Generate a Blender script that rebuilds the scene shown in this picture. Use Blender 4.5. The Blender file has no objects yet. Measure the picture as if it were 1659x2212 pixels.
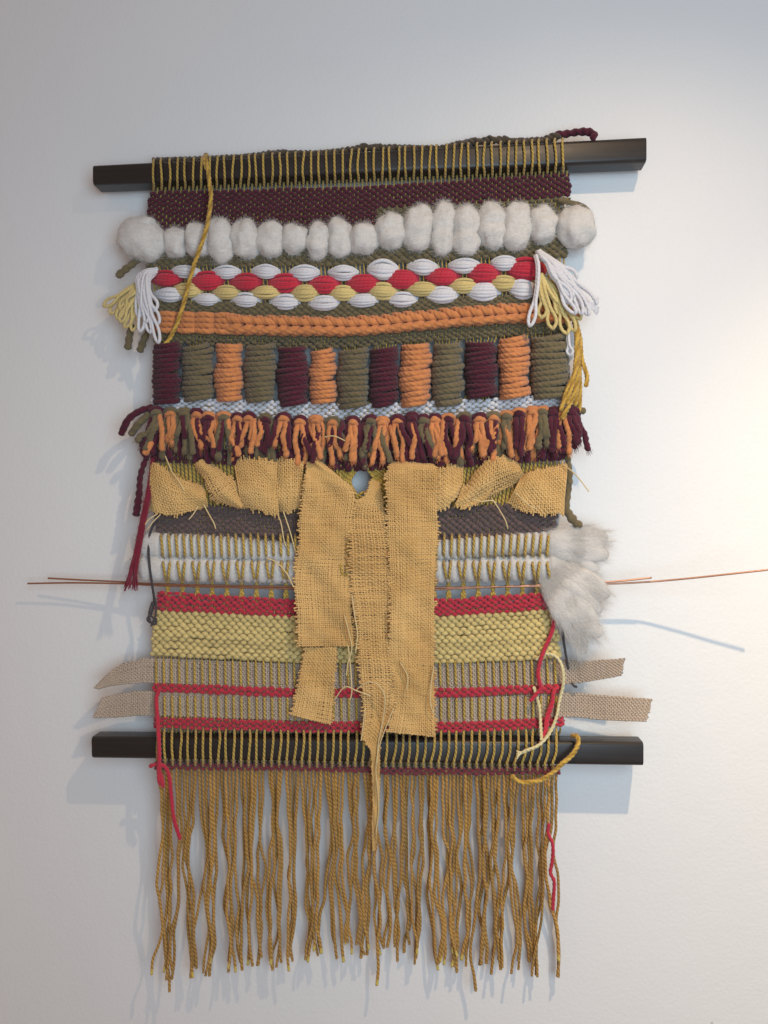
import bpy, bmesh, math, random
import numpy as np
from mathutils import Vector, noise

sc = bpy.context.scene
rng = random.Random(7)
NR = np.random.RandomState(7)

# ------------------------------------------------------------------ camera
FPX = 1709.0                      # focal length in units of a 1659 x 2212 picture
CX, CY = 829.5, 1106.0
YAW = math.radians(4.4)
CAM = np.array([0.077, -1.0, 0.0])
cd = bpy.data.cameras.new("camera"); cam = bpy.data.objects.new("camera", cd)
sc.collection.objects.link(cam)
cam.location = CAM; cam.rotation_euler = (math.radians(90), 0, YAW)
cd.sensor_fit = 'VERTICAL'; cd.sensor_height = 36.0; cd.lens = 36.0 * FPX / 2212.0
cd.clip_start = 0.01; cd.clip_end = 50
sc.camera = cam
S = 0.000585                      # metres per picture unit at the hanging

# ------------------------------------------------------------------ light
w = bpy.data.worlds.new("World"); sc.world = w; w.use_nodes = True
bg = w.node_tree.nodes["Background"]
bg.inputs[0].default_value = (1.0, 0.67, 0.50, 1); bg.inputs[1].default_value = 0.225

def lamp(name, kind, loc, target, energy, color, **kw):
    l = bpy.data.lights.new(name, kind); o = bpy.data.objects.new(name, l)
    sc.collection.objects.link(o)
    o.location = loc
    o.rotation_euler = (Vector(target) - Vector(loc)).to_track_quat('-Z', 'Y').to_euler()
    l.energy = energy; l.color = color
    for k, v in kw.items(): setattr(l, k, v)
    return o
# warm picture light on an arm above the weaving: its beam goes down to the right, its reflector spills to the left
LIGHT = (0.44, -0.69, 0.84)
lamp("picture_light_beam", 'SPOT', LIGHT, (1.2, 0, -1.40), 43, (1.0, 0.76, 0.45),
     spot_size=math.radians(80), spot_blend=1.0, shadow_soft_size=0.012)
lamp("picture_light_spill", 'SPOT', LIGHT, (0.05, 0, -1.7), 20, (1.0, 0.72, 0.45),
     spot_size=math.radians(116), spot_blend=1.0, shadow_soft_size=0.012)
# daylight from a window behind and to the right of the viewer
lamp("window_daylight", 'AREA', (0.5, -1.4, 0.06), (0.1, 0, 0.0), 13.2, (0.59, 0.82, 1.0),
     shape='RECTANGLE', size=0.9, size_y=1.2)

sc.view_settings.view_transform = 'Standard'
sc.view_settings.look = 'None'
sc.view_settings.exposure = 0.33
sc.view_settings.gamma = 1.0

# ------------------------------------------------------------------ helpers
Rm = np.array([[math.cos(YAW), -math.sin(YAW), 0], [math.sin(YAW), math.cos(YAW), 0], [0, 0, 1.0]])
def P(uvd):
    """points (u, v, millimetres from the wall) -> world"""
    a = np.asarray(uvd, float).reshape(-1, 3)
    ray = np.stack([(a[:, 0] - CX) / FPX, np.ones(len(a)), (CY - a[:, 1]) / FPX], 1) @ Rm.T
    t = (-a[:, 2] / 1000.0 - CAM[1]) / ray[:, 1]
    return CAM + ray * t[:, None]

def base(v): return 22.0 + (np.asarray(v, float) - 400.0) * 0.0067

def spline(pts, n=None, step=3.0):
    """Catmull-Rom through pts (k x m), resampled about every step units"""
    p = np.asarray(pts, float)
    if len(p) == 2:
        L = np.linalg.norm(p[1] - p[0]); m = n or max(2, int(L / step) + 1)
        t = np.linspace(0, 1, m)[:, None]; return p[0] * (1 - t) + p[1] * t
    q = np.vstack([2 * p[0] - p[1], p, 2 * p[-1] - p[-2]])
    out = []
    for i in range(1, len(q) - 2):
        L = np.linalg.norm(q[i + 1] - q[i]); m = max(2, int(L / step * 1.5) + 1)
        t = np.linspace(0, 1, m, endpoint=False)[:, None]
        a, b, c, d = q[i - 1], q[i], q[i + 1], q[i + 2]
        out.append(0.5 * ((2 * b) + (-a + c) * t + (2 * a - 5 * b + 4 * c - d) * t ** 2 + (-a + 3 * b - 3 * c + d) * t ** 3))
    out.append(p[-1:]); o = np.vstack(out)
    s = np.concatenate([[0], np.cumsum(np.linalg.norm(np.diff(o, axis=0), axis=1))])
    m = n or max(2, int(s[-1] / step) + 1)
    x = np.linspace(0, s[-1], m)
    return np.stack([np.interp(x, s, o[:, k]) for k in range(o.shape[1])], 1)

def curve1(xs, ys):
    xs = np.array(xs, float); ys = np.array(ys, float)
    return lambda x: np.interp(x, xs, ys)

class MB:
    def __init__(self): self.v = []; self.f = []; self.uv = []; self.n = 0
    def add(self, verts, quads, uvs):
        self.v.append(np.asarray(verts, float)); self.f.append(np.asarray(quads, int) + self.n)
        self.uv.append(np.asarray(uvs, float)); self.n += len(verts)
    def tube(self, pts, r, sides=8, lobes=0, amp=0.0, pitch=14.0, ref=None, flat=1.0, caps=True, uvy=None, fuzz=0, fuzzlen=5.0, rn=0.0, uvend=None):
        """pts: world points; r: radius in picture units (scalar or array)"""
        pts = np.asarray(pts, float); N = len(pts)
        rad = np.broadcast_to(np.asarray(r, float) * S, (N,)).copy()
        if rn:
            sd = NR.uniform(0, 99); ss = np.concatenate([[0], np.cumsum(np.linalg.norm(np.diff(pts, axis=0), axis=1))]) / S
            rad = rad * (1 + rn * np.array([noise.noise(Vector((x / 11.0, sd, 0))) + .6 * noise.noise(Vector((x / 4.0, sd, 7))) for x in ss]))
        if caps:                                              # rounded ends
            t = np.gradient(pts, axis=0); t /= np.linalg.norm(t, axis=1)[:, None] + 1e-12
            pts = np.vstack([pts[0] - t[0] * rad[0] * .45, pts, pts[-1] + t[-1] * rad[-1] * .45])
            rad = np.concatenate([[rad[0] * .45], rad, [rad[-1] * .45]]); N += 2
        t = np.gradient(pts, axis=0); t /= np.linalg.norm(t, axis=1)[:, None] + 1e-12
        if ref is not None:
            a = np.asarray(ref, float)[None, :] - (t @ np.asarray(ref, float))[:, None] * t
            a /= np.linalg.norm(a, axis=1)[:, None] + 1e-12
        else:
            a = np.empty_like(pts)
            x = np.array([0, -1.0, 0.0])
            if abs(t[0] @ x) > .9: x = np.array([1.0, 0, 0])
            for i in range(N):
                x = x - (x @ t[i]) * t[i]; x = x / (math.sqrt(x @ x) + 1e-12); a[i] = x
        b = np.cross(t, a)
        s = np.concatenate([[0], np.cumsum(np.linalg.norm(np.diff(pts, axis=0), axis=1))]) / S
        th = np.linspace(0, 2 * math.pi, sides, endpoint=False)
        cr = 1 + amp * np.cos(lobes * th) if lobes else np.ones(sides)
        ph = th[None, :] + (2 * math.pi * s / (pitch * max(lobes, 1)))[:, None] * (1 if lobes else 0)
        rr = rad[:, None] * cr[None, :]
        V = pts[:, None, :] + a[:, None, :] * (rr * np.cos(ph) * flat)[..., None] + b[:, None, :] * (rr * np.sin(ph))[..., None]
        V = V.reshape(-1, 3)
        i = np.arange(N - 1)[:, None]; j = np.arange(sides)[None, :]; jn = (j + 1) % sides
        q = np.stack([i * sides + j, i * sides + jn, (i + 1) * sides + jn, (i + 1) * sides + j], -1).reshape(-1, 4)
        if uvy is None: y0 = np.broadcast_to(j / sides, (N - 1, sides)); y1 = np.broadcast_to((j + 1) / sides, (N - 1, sides))
        else: y0 = y1 = np.full((N - 1, sides), uvy)
        s0 = np.broadcast_to(s[:-1, None], (N - 1, sides)); s1 = np.broadcast_to(s[1:, None], (N - 1, sides))
        uv = np.stack([np.stack([s0, y0], -1), np.stack([s0, y1], -1), np.stack([s1, y1], -1), np.stack([s1, y0], -1)], 2).reshape(-1, 2)
        if caps:
            m = N * sides
            V = np.vstack([V, pts[0], pts[-1]])
            jj = np.arange(sides)
            c0 = np.stack([jj, np.full(sides, m), np.full(sides, m), (jj + 1) % sides], -1)
            c1 = np.stack([(N - 1) * sides + jj, (N - 1) * sides + (jj + 1) % sides, np.full(sides, m + 1), np.full(sides, m + 1)], -1)
            self.tri_fix = True
            q = np.vstack([q, c0, c1]); uv = np.vstack([uv, np.zeros((8 * sides, 2))])
        if uvend is not None: uv = uv + np.array([uvend - s[-1], 0])
        self.add(V, q, uv)
        if fuzz:
            n = int(s[-1] * fuzz)
            if n > 0:
                ii = NR.randint(0, N, n); an = NR.uniform(0, 2 * math.pi, n)
                nrm = a[ii] * np.cos(an)[:, None] + b[ii] * np.sin(an)[:, None]
                self.hairs(pts[ii] + nrm * rad[ii][:, None] * .9, nrm, t[ii], fuzzlen)
    def hairs(self, p, nrm, tan, length=6.0, width=0.22, lift=0.5, spread=.45):
        n = len(p)
        L = length * S * NR.uniform(.5, 1.5, n)[:, None]
        sg = NR.choice([-1, 1], n)[:, None]
        rnd = NR.normal(0, spread, (n, 3))
        d1 = tan * sg + nrm * lift + rnd; d1 /= np.linalg.norm(d1, axis=1)[:, None]
        d2 = d1 + NR.normal(0, spread, (n, 3)); d2 /= np.linalg.norm(d2, axis=1)[:, None]
        p1 = p + d1 * L * .5; p2 = p1 + d2 * L * .5
        side = np.cross(d1, np.array([0, 1.0, 0])); side /= np.linalg.norm(side, axis=1)[:, None] + 1e-9
        wv = side * width * S
        V = np.stack([p - wv, p + wv, p1 - wv * .8, p1 + wv * .8, p2 - wv * .3, p2 + wv * .3], 1).reshape(-1, 3)
        k = (np.arange(n) * 6)[:, None]
        q = np.concatenate([k + np.array([[0, 1, 3, 2]]), k + np.array([[2, 3, 5, 4]])], 0)
        self.add(V, q, np.zeros((len(q) * 4, 2)))
    def mesh(self, name, origin):
        V = np.vstack(self.v) - origin; F = np.vstack(self.f); UV = np.vstack(self.uv)
        same = F[:, 2] == F[:, 3]; same2 = F[:, 1] == F[:, 2]
        tri = same | same2
        nq = len(F); lens = np.where(tri, 3, 4)
        keep = np.ones((nq, 4), bool); keep[same, 3] = False; keep[same2 & ~same, 2] = False
        me = bpy.data.meshes.new(name)
        loops = F[keep]
        me.vertices.add(len(V)); me.vertices.foreach_set("co", V.astype(np.float32).ravel())
        me.loops.add(len(loops)); me.loops.foreach_set("vertex_index", loops.astype(np.int32))
        me.polygons.add(nq)
        st = np.concatenate([[0], np.cumsum(lens)[:-1]])
        me.polygons.foreach_set("loop_start", st.astype(np.int32))
        me.polygons.foreach_set("loop_total", lens.astype(np.int32))
        me.polygons.foreach_set("use_smooth", np.ones(nq, bool))
        l = me.uv_layers.new(name="UVMap")
        l.data.foreach_set("uv", UV.reshape(nq, 4, 2)[keep].astype(np.float32).ravel())
        me.update(calc_edges=True)
        return me
    def build(self, name, mat, parent=None, label=None):
        V = np.vstack(self.v); o = (V.min(0) + V.max(0)) / 2
        me = self.mesh(name, o); me.materials.append(mat)
        return link(name, me, o, parent, label)

WORLD = {}
def link(name, data, loc, parent=None, label=None):
    ob = bpy.data.objects.new(name, data); sc.collection.objects.link(ob)
    loc = np.asarray(loc, float)
    WORLD[ob.name] = loc
    if parent is not None:
        ob.parent = parent; ob.location = loc - WORLD[parent.name]
    else: ob.location = loc
    if label: ob["label"] = label
    return ob

# ------------------------------------------------------------------ materials
def nt(name):
    m = bpy.data.materials.new(name); m.use_nodes = True
    t = m.node_tree; p = t.nodes["Principled BSDF"]
    return m, t, p, t.nodes, t.links
def node(t, kind, **kw):
    n = t.nodes.new(kind)
    for k, v in kw.items():
        if k in n.inputs: n.inputs[k].default_value = v
        else: setattr(n, k, v)
    return n
def math_n(t, op, a, b=None, clamp=False):
    n = t.nodes.new('ShaderNodeMath'); n.operation = op; n.use_clamp = clamp
    for i, x in enumerate((a, b)):
        if x is None: continue
        if isinstance(x, (int, float)): n.inputs[i].default_value = x
        else: t.links.new(x, n.inputs[i])
    return n.outputs[0]
def mix(t, fac, a, b):
    n = t.nodes.new('ShaderNodeMix'); n.data_type = 'RGBA'
    if isinstance(fac, (int, float)): n.inputs[0].default_value = fac
    else: t.links.new(fac, n.inputs[0])
    for i, x in ((6, a), (7, b)):
        if isinstance(x, tuple): n.inputs[i].default_value = (*x[:3], 1)
        else: t.links.new(x, n.inputs[i])
    return n.outputs[2]

def yarn_mat(name, ca, cb, plies=2, pitch=14.0, stripe=0.5, bump=0.35, tip=None, rough=0.92, sheen=0.25, var=0.16):
    m, t, p, N, L = nt(name)
    uv = node(t, 'ShaderNodeUVMap'); sep = node(t, 'ShaderNodeSeparateXYZ'); L.new(uv.outputs[0], sep.inputs[0])
    x, y = sep.outputs[0], sep.outputs[1]
    ph = math_n(t, 'ADD', math_n(t, 'MULTIPLY', y, float(plies)), math_n(t, 'MULTIPLY', x, 1.0 / pitch))
    wv = math_n(t, 'SINE', math_n(t, 'MULTIPLY', ph, 2 * math.pi))
    wv = math_n(t, 'ADD', math_n(t, 'MULTIPLY', wv, 0.5), 0.5)
    # fibres run along each ply
    cmb = node(t, 'ShaderNodeCombineXYZ')
    L.new(math_n(t, 'MULTIPLY', ph, 6.0), cmb.inputs[0]); L.new(math_n(t, 'MULTIPLY', x, 0.05), cmb.inputs[1])
    oi = node(t, 'ShaderNodeObjectInfo'); L.new(math_n(t, 'MULTIPLY', oi.outputs['Random'], 40.0), cmb.inputs[2])
    fib = node(t, 'ShaderNodeTexNoise', Scale=3.0, Detail=4.0, Roughness=0.7); L.new(cmb.outputs[0], fib.inputs['Vector'])
    tc = node(t, 'ShaderNodeTexCoord')
    big = node(t, 'ShaderNodeTexNoise', Scale=90.0, Detail=3.0, Roughness=0.6); L.new(tc.outputs['Object'], big.inputs['Vector'])
    fac = math_n(t, 'ADD', math_n(t, 'MULTIPLY', wv, stripe), math_n(t, 'MULTIPLY', fib.outputs[0], 1 - stripe * .6), True)
    col = mix(t, fac, ca, cb)
    hsv = node(t, 'ShaderNodeHueSaturation'); L.new(col, hsv.inputs['Color'])
    val = math_n(t, 'ADD', math_n(t, 'MULTIPLY', big.outputs[0], var * 2), 1 - var)
    val = math_n(t, 'MULTIPLY', val, math_n(t, 'ADD', math_n(t, 'MULTIPLY', oi.outputs['Random'], var), 1 - var / 2))
    L.new(val, hsv.inputs['Value']); col = hsv.outputs[0]
    if tip:
        f = math_n(t, 'MULTIPLY', math_n(t, 'GREATER_THAN', x, tip[0]), math_n(t, 'GREATER_THAN', oi.outputs['Random'], .68))
        col = mix(t, f, col, tip[1])
    L.new(col, p.inputs['Base Color'])
    p.inputs['Roughness'].default_value = rough
    p.inputs['Sheen Weight'].default_value = sheen; p.inputs['Sheen Roughness'].default_value = .6
    p.inputs['Specular IOR Level'].default_value = 0.15
    h = math_n(t, 'ADD', math_n(t, 'MULTIPLY', wv, 0.7), math_n(t, 'MULTIPLY', fib.outputs[0], 0.6))
    b = node(t, 'ShaderNodeBump', Strength=bump, Distance=0.0012); L.new(h, b.inputs['Height']); L.new(b.outputs[0], p.inputs['Normal'])
    return m

def k(c, f): return tuple(x * f for x in c)
def ym(name, c, lo=.72, hi=1.2, **kw): return yarn_mat(name, k(c, lo), k(c, hi), **kw)
MAROON = ym("maroon_wool", (.082, .014, .027), sheen=.15)
ORANGE = ym("orange_wool", (.60, .225, .075), pitch=30, stripe=.3)
OLIVE = ym("olive_wool", (.15, .115, .058), pitch=30, stripe=.3)
WOLIVE = ym("olive_weft", (.135, .105, .05))
RED = ym("red_cotton", (.50, .024, .05), pitch=9, stripe=.25)
YELLOW = ym("yellow_cotton", (.64, .50, .20), pitch=10, lo=.8, hi=1.1, stripe=.3)
WHITE = ym("white_cotton", (.68, .67, .70), pitch=9, lo=.85, hi=1.05, var=.06, stripe=.25)
BROWN = ym("brown_weft", (.12, .077, .072), pitch=9)
DARKRED = ym("dark_red_wool", (.17, .022, .03))
CREAM = ym("cream_cotton", (.68, .58, .32), pitch=10)
TWINE = ym("brown_twine", (.085, .058, .035))
CHAR = ym("charcoal_yarn", (.055, .045, .05), pitch=8)
OCHRE = yarn_mat("ochre_warp", (.20, .105, .02), (.58, .40, .075), plies=2, pitch=9, stripe=.75, bump=.6)
FRINGE = yarn_mat("ochre_fringe", (.18, .078, .014), (.53, .29, .058), plies=2, pitch=9.5, stripe=.75, bump=.6, tip=(9987, (.62, .47, .10)), var=.3)
GOLD = yarn_mat("gold_cord", (.24, .125, .02), (.60, .37, .06), plies=2, pitch=12, stripe=.75, bump=.6)

def thread_mat(name, ca, cb, var=.35):
    m, t, p, N, L = nt(name)
    uv = node(t, 'ShaderNodeUVMap'); sep = node(t, 'ShaderNodeSeparateXYZ'); L.new(uv.outputs[0], sep.inputs[0])
    cmb = node(t, 'ShaderNodeCombineXYZ'); L.new(math_n(t, 'MULTIPLY', sep.outputs[0], .03), cmb.inputs[0]); L.new(math_n(t, 'MULTIPLY', sep.outputs[1], 60.0), cmb.inputs[1])
    n = node(t, 'ShaderNodeTexNoise', Scale=2.0, Detail=3.0); L.new(cmb.outputs[0], n.inputs['Vector'])
    tc = node(t, 'ShaderNodeTexCoord')
    g = node(t, 'ShaderNodeTexNoise', Scale=11.0, Detail=3.0, Roughness=.5); L.new(tc.outputs['Object'], g.inputs['Vector'])
    r = node(t, 'ShaderNodeMapRange'); r.inputs[1].default_value = .38; r.inputs[2].default_value = .62; L.new(g.outputs[0], r.inputs[0])
    f = math_n(t, 'ADD', math_n(t, 'MULTIPLY', n.outputs[0], .9), math_n(t, 'MULTIPLY', math_n(t, 'SUBTRACT', r.outputs[0], .5), var), True)
    L.new(mix(t, f, ca, cb), p.inputs['Base Color'])
    p.inputs['Roughness'].default_value = .85; p.inputs['Sheen Weight'].default_value = .2; p.inputs['Specular IOR Level'].default_value = .2
    return m
BURLAP = thread_mat("burlap_jute", (.54, .31, .095), (.82, .55, .225), .4)
TAPE = thread_mat("jute_tape", (.36, .275, .205), (.57, .46, .365), .25)
STRAW = ym("straw_thread", (.70, .54, .27), pitch=6)

def wool_mat():
    m, t, p, N, L = nt("white_roving")
    tc = node(t, 'ShaderNodeTexCoord')
    mp = node(t, 'ShaderNodeMapping'); mp.inputs['Scale'].default_value = (130, 130, 420); mp.inputs['Rotation'].default_value = (0, .5, .2)
    L.new(tc.outputs['Object'], mp.inputs[0])
    a = node(t, 'ShaderNodeTexNoise', Scale=1.0, Detail=5.0, Roughness=.65, Distortion=1.2); L.new(mp.outputs[0], a.inputs['Vector'])
    L.new(mix(t, a.outputs[0], (.56, .53, .495), (.75, .72, .685)), p.inputs['Base Color'])
    p.inputs['Roughness'].default_value = 1.0; p.inputs['Sheen Weight'].default_value = .3; p.inputs['Specular IOR Level'].default_value = .05
    b = node(t, 'ShaderNodeBump', Strength=.5, Distance=.003); L.new(a.outputs[0], b.inputs['Height']); L.new(b.outputs[0], p.inputs['Normal'])
    return m
WOOL = wool_mat()

def wall_mat():
    m, t, p, N, L = nt("painted_plaster")
    tc = node(t, 'ShaderNodeTexCoord')
    a = node(t, 'ShaderNodeTexNoise', Scale=210.0, Detail=4.0, Roughness=.6); L.new(tc.outputs['Object'], a.inputs['Vector'])
    c = node(t, 'ShaderNodeTexNoise', Scale=28.0, Detail=3.0); L.new(tc.outputs['Object'], c.inputs['Vector'])
    v = node(t, 'ShaderNodeTexVoronoi', Scale=48.0); L.new(tc.outputs['Object'], v.inputs['Vector'])
    sp = math_n(t, 'MULTIPLY', math_n(t, 'LESS_THAN', v.outputs['Distance'], .09), math_n(t, 'GREATER_THAN', node_sep(t, v.outputs['Color']), .72))
    h = math_n(t, 'ADD', math_n(t, 'ADD', a.outputs[0], math_n(t, 'MULTIPLY', c.outputs[0], 1.2)), math_n(t, 'MULTIPLY', sp, 2.2))
    b = node(t, 'ShaderNodeBump', Strength=.34, Distance=.0013); L.new(h, b.inputs['Height']); L.new(b.outputs[0], p.inputs['Normal'])
    d = node(t, 'ShaderNodeTexNoise', Scale=3.0, Detail=4.0); L.new(tc.outputs['Object'], d.inputs['Vector'])
    v2 = node(t, 'ShaderNodeTexVoronoi', Scale=9.0); L.new(tc.outputs['Object'], v2.inputs['Vector'])
    dot = math_n(t, 'MULTIPLY', math_n(t, 'LESS_THAN', v2.outputs['Distance'], .018), math_n(t, 'GREATER_THAN', node_sep(t, v2.outputs['Color']), .6))
    L.new(mix(t, math_n(t, 'MULTIPLY', dot, .35), mix(t, d.outputs[0], (.735, .73, .725), (.795, .79, .785)), (.25, .24, .23)), p.inputs['Base Color'])
    p.inputs['Roughness'].default_value = .42; p.inputs['Specular IOR Level'].default_value = .35
    return m
def node_sep(t, c):
    s = t.nodes.new('ShaderNodeSeparateColor'); t.links.new(c, s.inputs[0]); return s.outputs[0]

def bar_mat():
    m, t, p, N, L = nt("black_stained_wood")
    tc = node(t, 'ShaderNodeTexCoord')
    mp = node(t, 'ShaderNodeMapping'); mp.inputs['Scale'].default_value = (4, 160, 160); L.new(tc.outputs['Object'], mp.inputs[0])
    a = node(t, 'ShaderNodeTexNoise', Scale=1.5, Detail=6.0, Roughness=.65); L.new(mp.outputs[0], a.inputs['Vector'])
    L.new(mix(t, a.outputs[0], (.006, .0055, .0055), (.034, .028, .027)), p.inputs['Base Color'])
    sc_ = node(t, 'ShaderNodeTexNoise', Scale=38.0, Detail=8.0, Roughness=.75); L.new(tc.outputs['Object'], sc_.inputs['Vector'])
    mr = node(t, 'ShaderNodeMapRange'); mr.inputs[1].default_value = .60; mr.inputs[2].default_value = .72; L.new(sc_.outputs[0], mr.inputs[0])
    old = p.inputs['Base Color'].links[0].from_socket
    L.new(mix(t, math_n(t, 'MULTIPLY', mr.outputs[0], .4), old, (.08, .068, .062)), p.inputs['Base Color'])
    r = math_n(t, 'ADD', math_n(t, 'MULTIPLY', math_n(t, 'ADD', a.outputs[0], math_n(t, 'MULTIPLY', sc_.outputs[0], .6)), .30), .16); L.new(r, p.inputs['Roughness'])
    p.inputs['Specular IOR Level'].default_value = .5
    b = node(t, 'ShaderNodeBump', Strength=.12, Distance=.0006); L.new(a.outputs[0], b.inputs['Height']); L.new(b.outputs[0], p.inputs['Normal'])
    return m
def plain(name, c, rough=.5, metal=0.0):
    m, t, p, N, L = nt(name)
    tc = node(t, 'ShaderNodeTexCoord')
    a = node(t, 'ShaderNodeTexNoise', Scale=300.0, Detail=3.0); L.new(tc.outputs['Object'], a.inputs['Vector'])
    L.new(mix(t, a.outputs[0], k(c, .75), k(c, 1.2)), p.inputs['Base Color'])
    p.inputs['Roughness'].default_value = rough; p.inputs['Metallic'].default_value = metal
    return m
BARM = bar_mat()
COPPER = plain("dull_copper", (.46, .235, .15), .38, .75)
SCREW = plain("blackened_screw", (.05, .05, .055), .4, .8)

# ------------------------------------------------------------------ the wall
bm = bmesh.new()
bmesh.ops.create_grid(bm, x_segments=4, y_segments=4, size=1.0)
for v_ in bm.verts: v_.co = Vector((v_.co.x * 3.2, 0, v_.co.y * 2.6))
bmesh.ops.reverse_faces(bm, faces=bm.faces)
bm.normal_update(); bm.faces.ensure_lookup_table()
if bm.faces[0].normal.y > 0: bmesh.ops.reverse_faces(bm, faces=bm.faces)
me = bpy.data.meshes.new("wall"); bm.to_mesh(me); bm.free(); me.materials.append(wall_mat())
wall = link("wall", me, (0, 0, 0)); wall["kind"] = "structure"
wall["label"] = "off white painted wall with fine roller texture behind the weaving"
wall["category"] = "wall"

# ------------------------------------------------------------------ black wooden bars
def bar(front, d0, d1, label, screw):
    c = P([(u, v_, d1) for u, v_ in front])                 # TL TR BR BL on the front face
    o = c.mean(0); o[1] = -d0 / 1000.0
    bm = bmesh.new()
    vs = [bm.verts.new(Vector(p - o)) for p in c]
    bk = [bm.verts.new(Vector((p[0] - o[0], 0.0, p[2] - o[2]))) for p in c]
    bm.faces.new(vs[::-1]); bm.faces.new(bk)
    for i in range(4): bm.faces.new((vs[i], vs[(i + 1) % 4], bk[(i + 1) % 4], bk[i]))
    bmesh.ops.recalc_face_normals(bm, faces=bm.faces)
    lng = [e for e in bm.edges if abs((e.verts[0].co - e.verts[1].co).x) > .3]
    bmesh.ops.bevel(bm, geom=lng, offset=.0052, segments=5, profile=.5, affect='EDGES')
    oth = [e for e in bm.edges if e.is_manifold and len(e.link_faces) == 2 and e.calc_face_angle(0) > .9]
    bmesh.ops.bevel(bm, geom=oth, offset=.0008, segments=2, profile=.5, affect='EDGES')
    for f in bm.faces: f.smooth = True
    me = bpy.data.meshes.new("wooden_bar"); bm.to_mesh(me); bm.free(); me.materials.append(BARM)
    try: me.set_sharp_from_angle(angle=math.radians(40))
    except Exception: pass
    ob = link("wooden_bar", me, o, None, label)
    ob["category"] = "wooden bar"; ob["group"] = "black wooden bars of the wall hanging"
    # cross head screw
    sp = P([(screw[0], screw[1], d1 + .1)])[0]
    bm = bmesh.new()
    n = 28; R = 7.2 * S
    pr = [(R, 0), (R, -.0004), (R * .86, -.0007), (R * .8, -.00045), (R * .6, -.0005)]
    rings = [[bm.verts.new((r * math.cos(2 * math.pi * i / n), y, r * math.sin(2 * math.pi * i / n))) for i in range(n)] for r, y in pr]
    for a, b in zip(rings, rings[1:]):
        for i in range(n): bm.faces.new((a[i], a[(i + 1) % n], b[(i + 1) % n], b[i]))
    bm.faces.new(rings[-1])
    for ang in (0, math.pi / 2):                          # raised cross lips
        for sx in (-1, 1):
            m_ = bmesh.ops.create_cube(bm, size=1.0)
            for q in m_['verts']:
                x, y, z = q.co.x * R * .9, q.co.y * .0004 - .0006, q.co.z * R * .12 + sx * R * .16
                q.co = (x * math.cos(ang) - z * math.sin(ang), y, x * math.sin(ang) + z * math.cos(ang))
    bmesh.ops.recalc_face_normals(bm, faces=bm.faces)
    me = bpy.data.meshes.new("screw"); bm.to_mesh(me); bm.free(); me.materials.append(SCREW)
    link("screw", me, sp, ob)
    return ob
TOPF = [(200, 355), (1397, 294), (1397, 348), (200, 398)]
BOTF = [(197, 1592), (1390.5, 1604), (1390.5, 1655.5), (198, 1639)]
bar(TOPF, 7, 37, "upper black bar carrying the weaving, cords wrapped over it", (755, 357))
bar(BOTF, 14, 44, "lower black bar above the ochre fringe, cords wrapped over it", (751, 1626))
def bt(u): return 355 - (u - 200) * (61 / 1197.)           # upper bar, top front edge
def bb(u): return 398 - (u - 200) * (50 / 1197.)
def lt(u): return 1592 + (u - 197) * (12 / 1193.)
def lb(u): return 1639 + (u - 197) * (16.5 / 1193.)

# ------------------------------------------------------------------ the weaving
root = link("woven_wall_hanging", None, P([(770, 1000, 0)])[0], None,
            "multicoloured woven wall hanging with wool puffs, burlap strips and long ochre fringe")
root["category"] = "wall hanging"

LE = curve1([380, 418, 470, 520, 560, 620, 700, 742, 800, 870, 900, 1000, 1100, 1200, 1290, 1320, 1370, 1420, 1480, 1560, 1650],
            [330, 327, 321, 324, 322, 330, 340, 336, 330, 330, 330, 330, 338, 348, 346, 338, 332, 333, 334, 336, 336])
RE = curve1([370, 430, 480, 560, 640, 720, 800, 860, 900, 1000, 1100, 1200, 1290, 1420, 1500, 1570, 1650],
            [1228, 1230, 1228, 1222, 1224, 1228, 1226, 1216, 1218, 1220, 1202, 1194, 1192, 1210, 1214, 1214, 1206])
NW = 106
COLS = [(328, 394, 735, 869, 'M'), (392, 462, 741, 862, 'O'), (462, 526, 737, 864, 'R'), (526, 597, 741, 866, 'O'), (597, 669, 746, 874, 'M'),
        (665, 728, 751, 869, 'R'), (728, 797, 748, 878, 'O'), (796, 863, 746, 876, 'M'), (862, 933, 739, 876, 'R'), (933, 1001, 736, 873, 'O'),
        (1001, 1075, 734, 857, 'M'), (1075, 1146, 723, 857, 'R'), (1146, 1231, 720, 857, 'O')]
def colwidth(c): return c[1] - c[0]
def sm(x, a, b):
    t = np.clip((x - a) / (b - a), 0, 1); return t * t * (3 - 2 * t)
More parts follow.
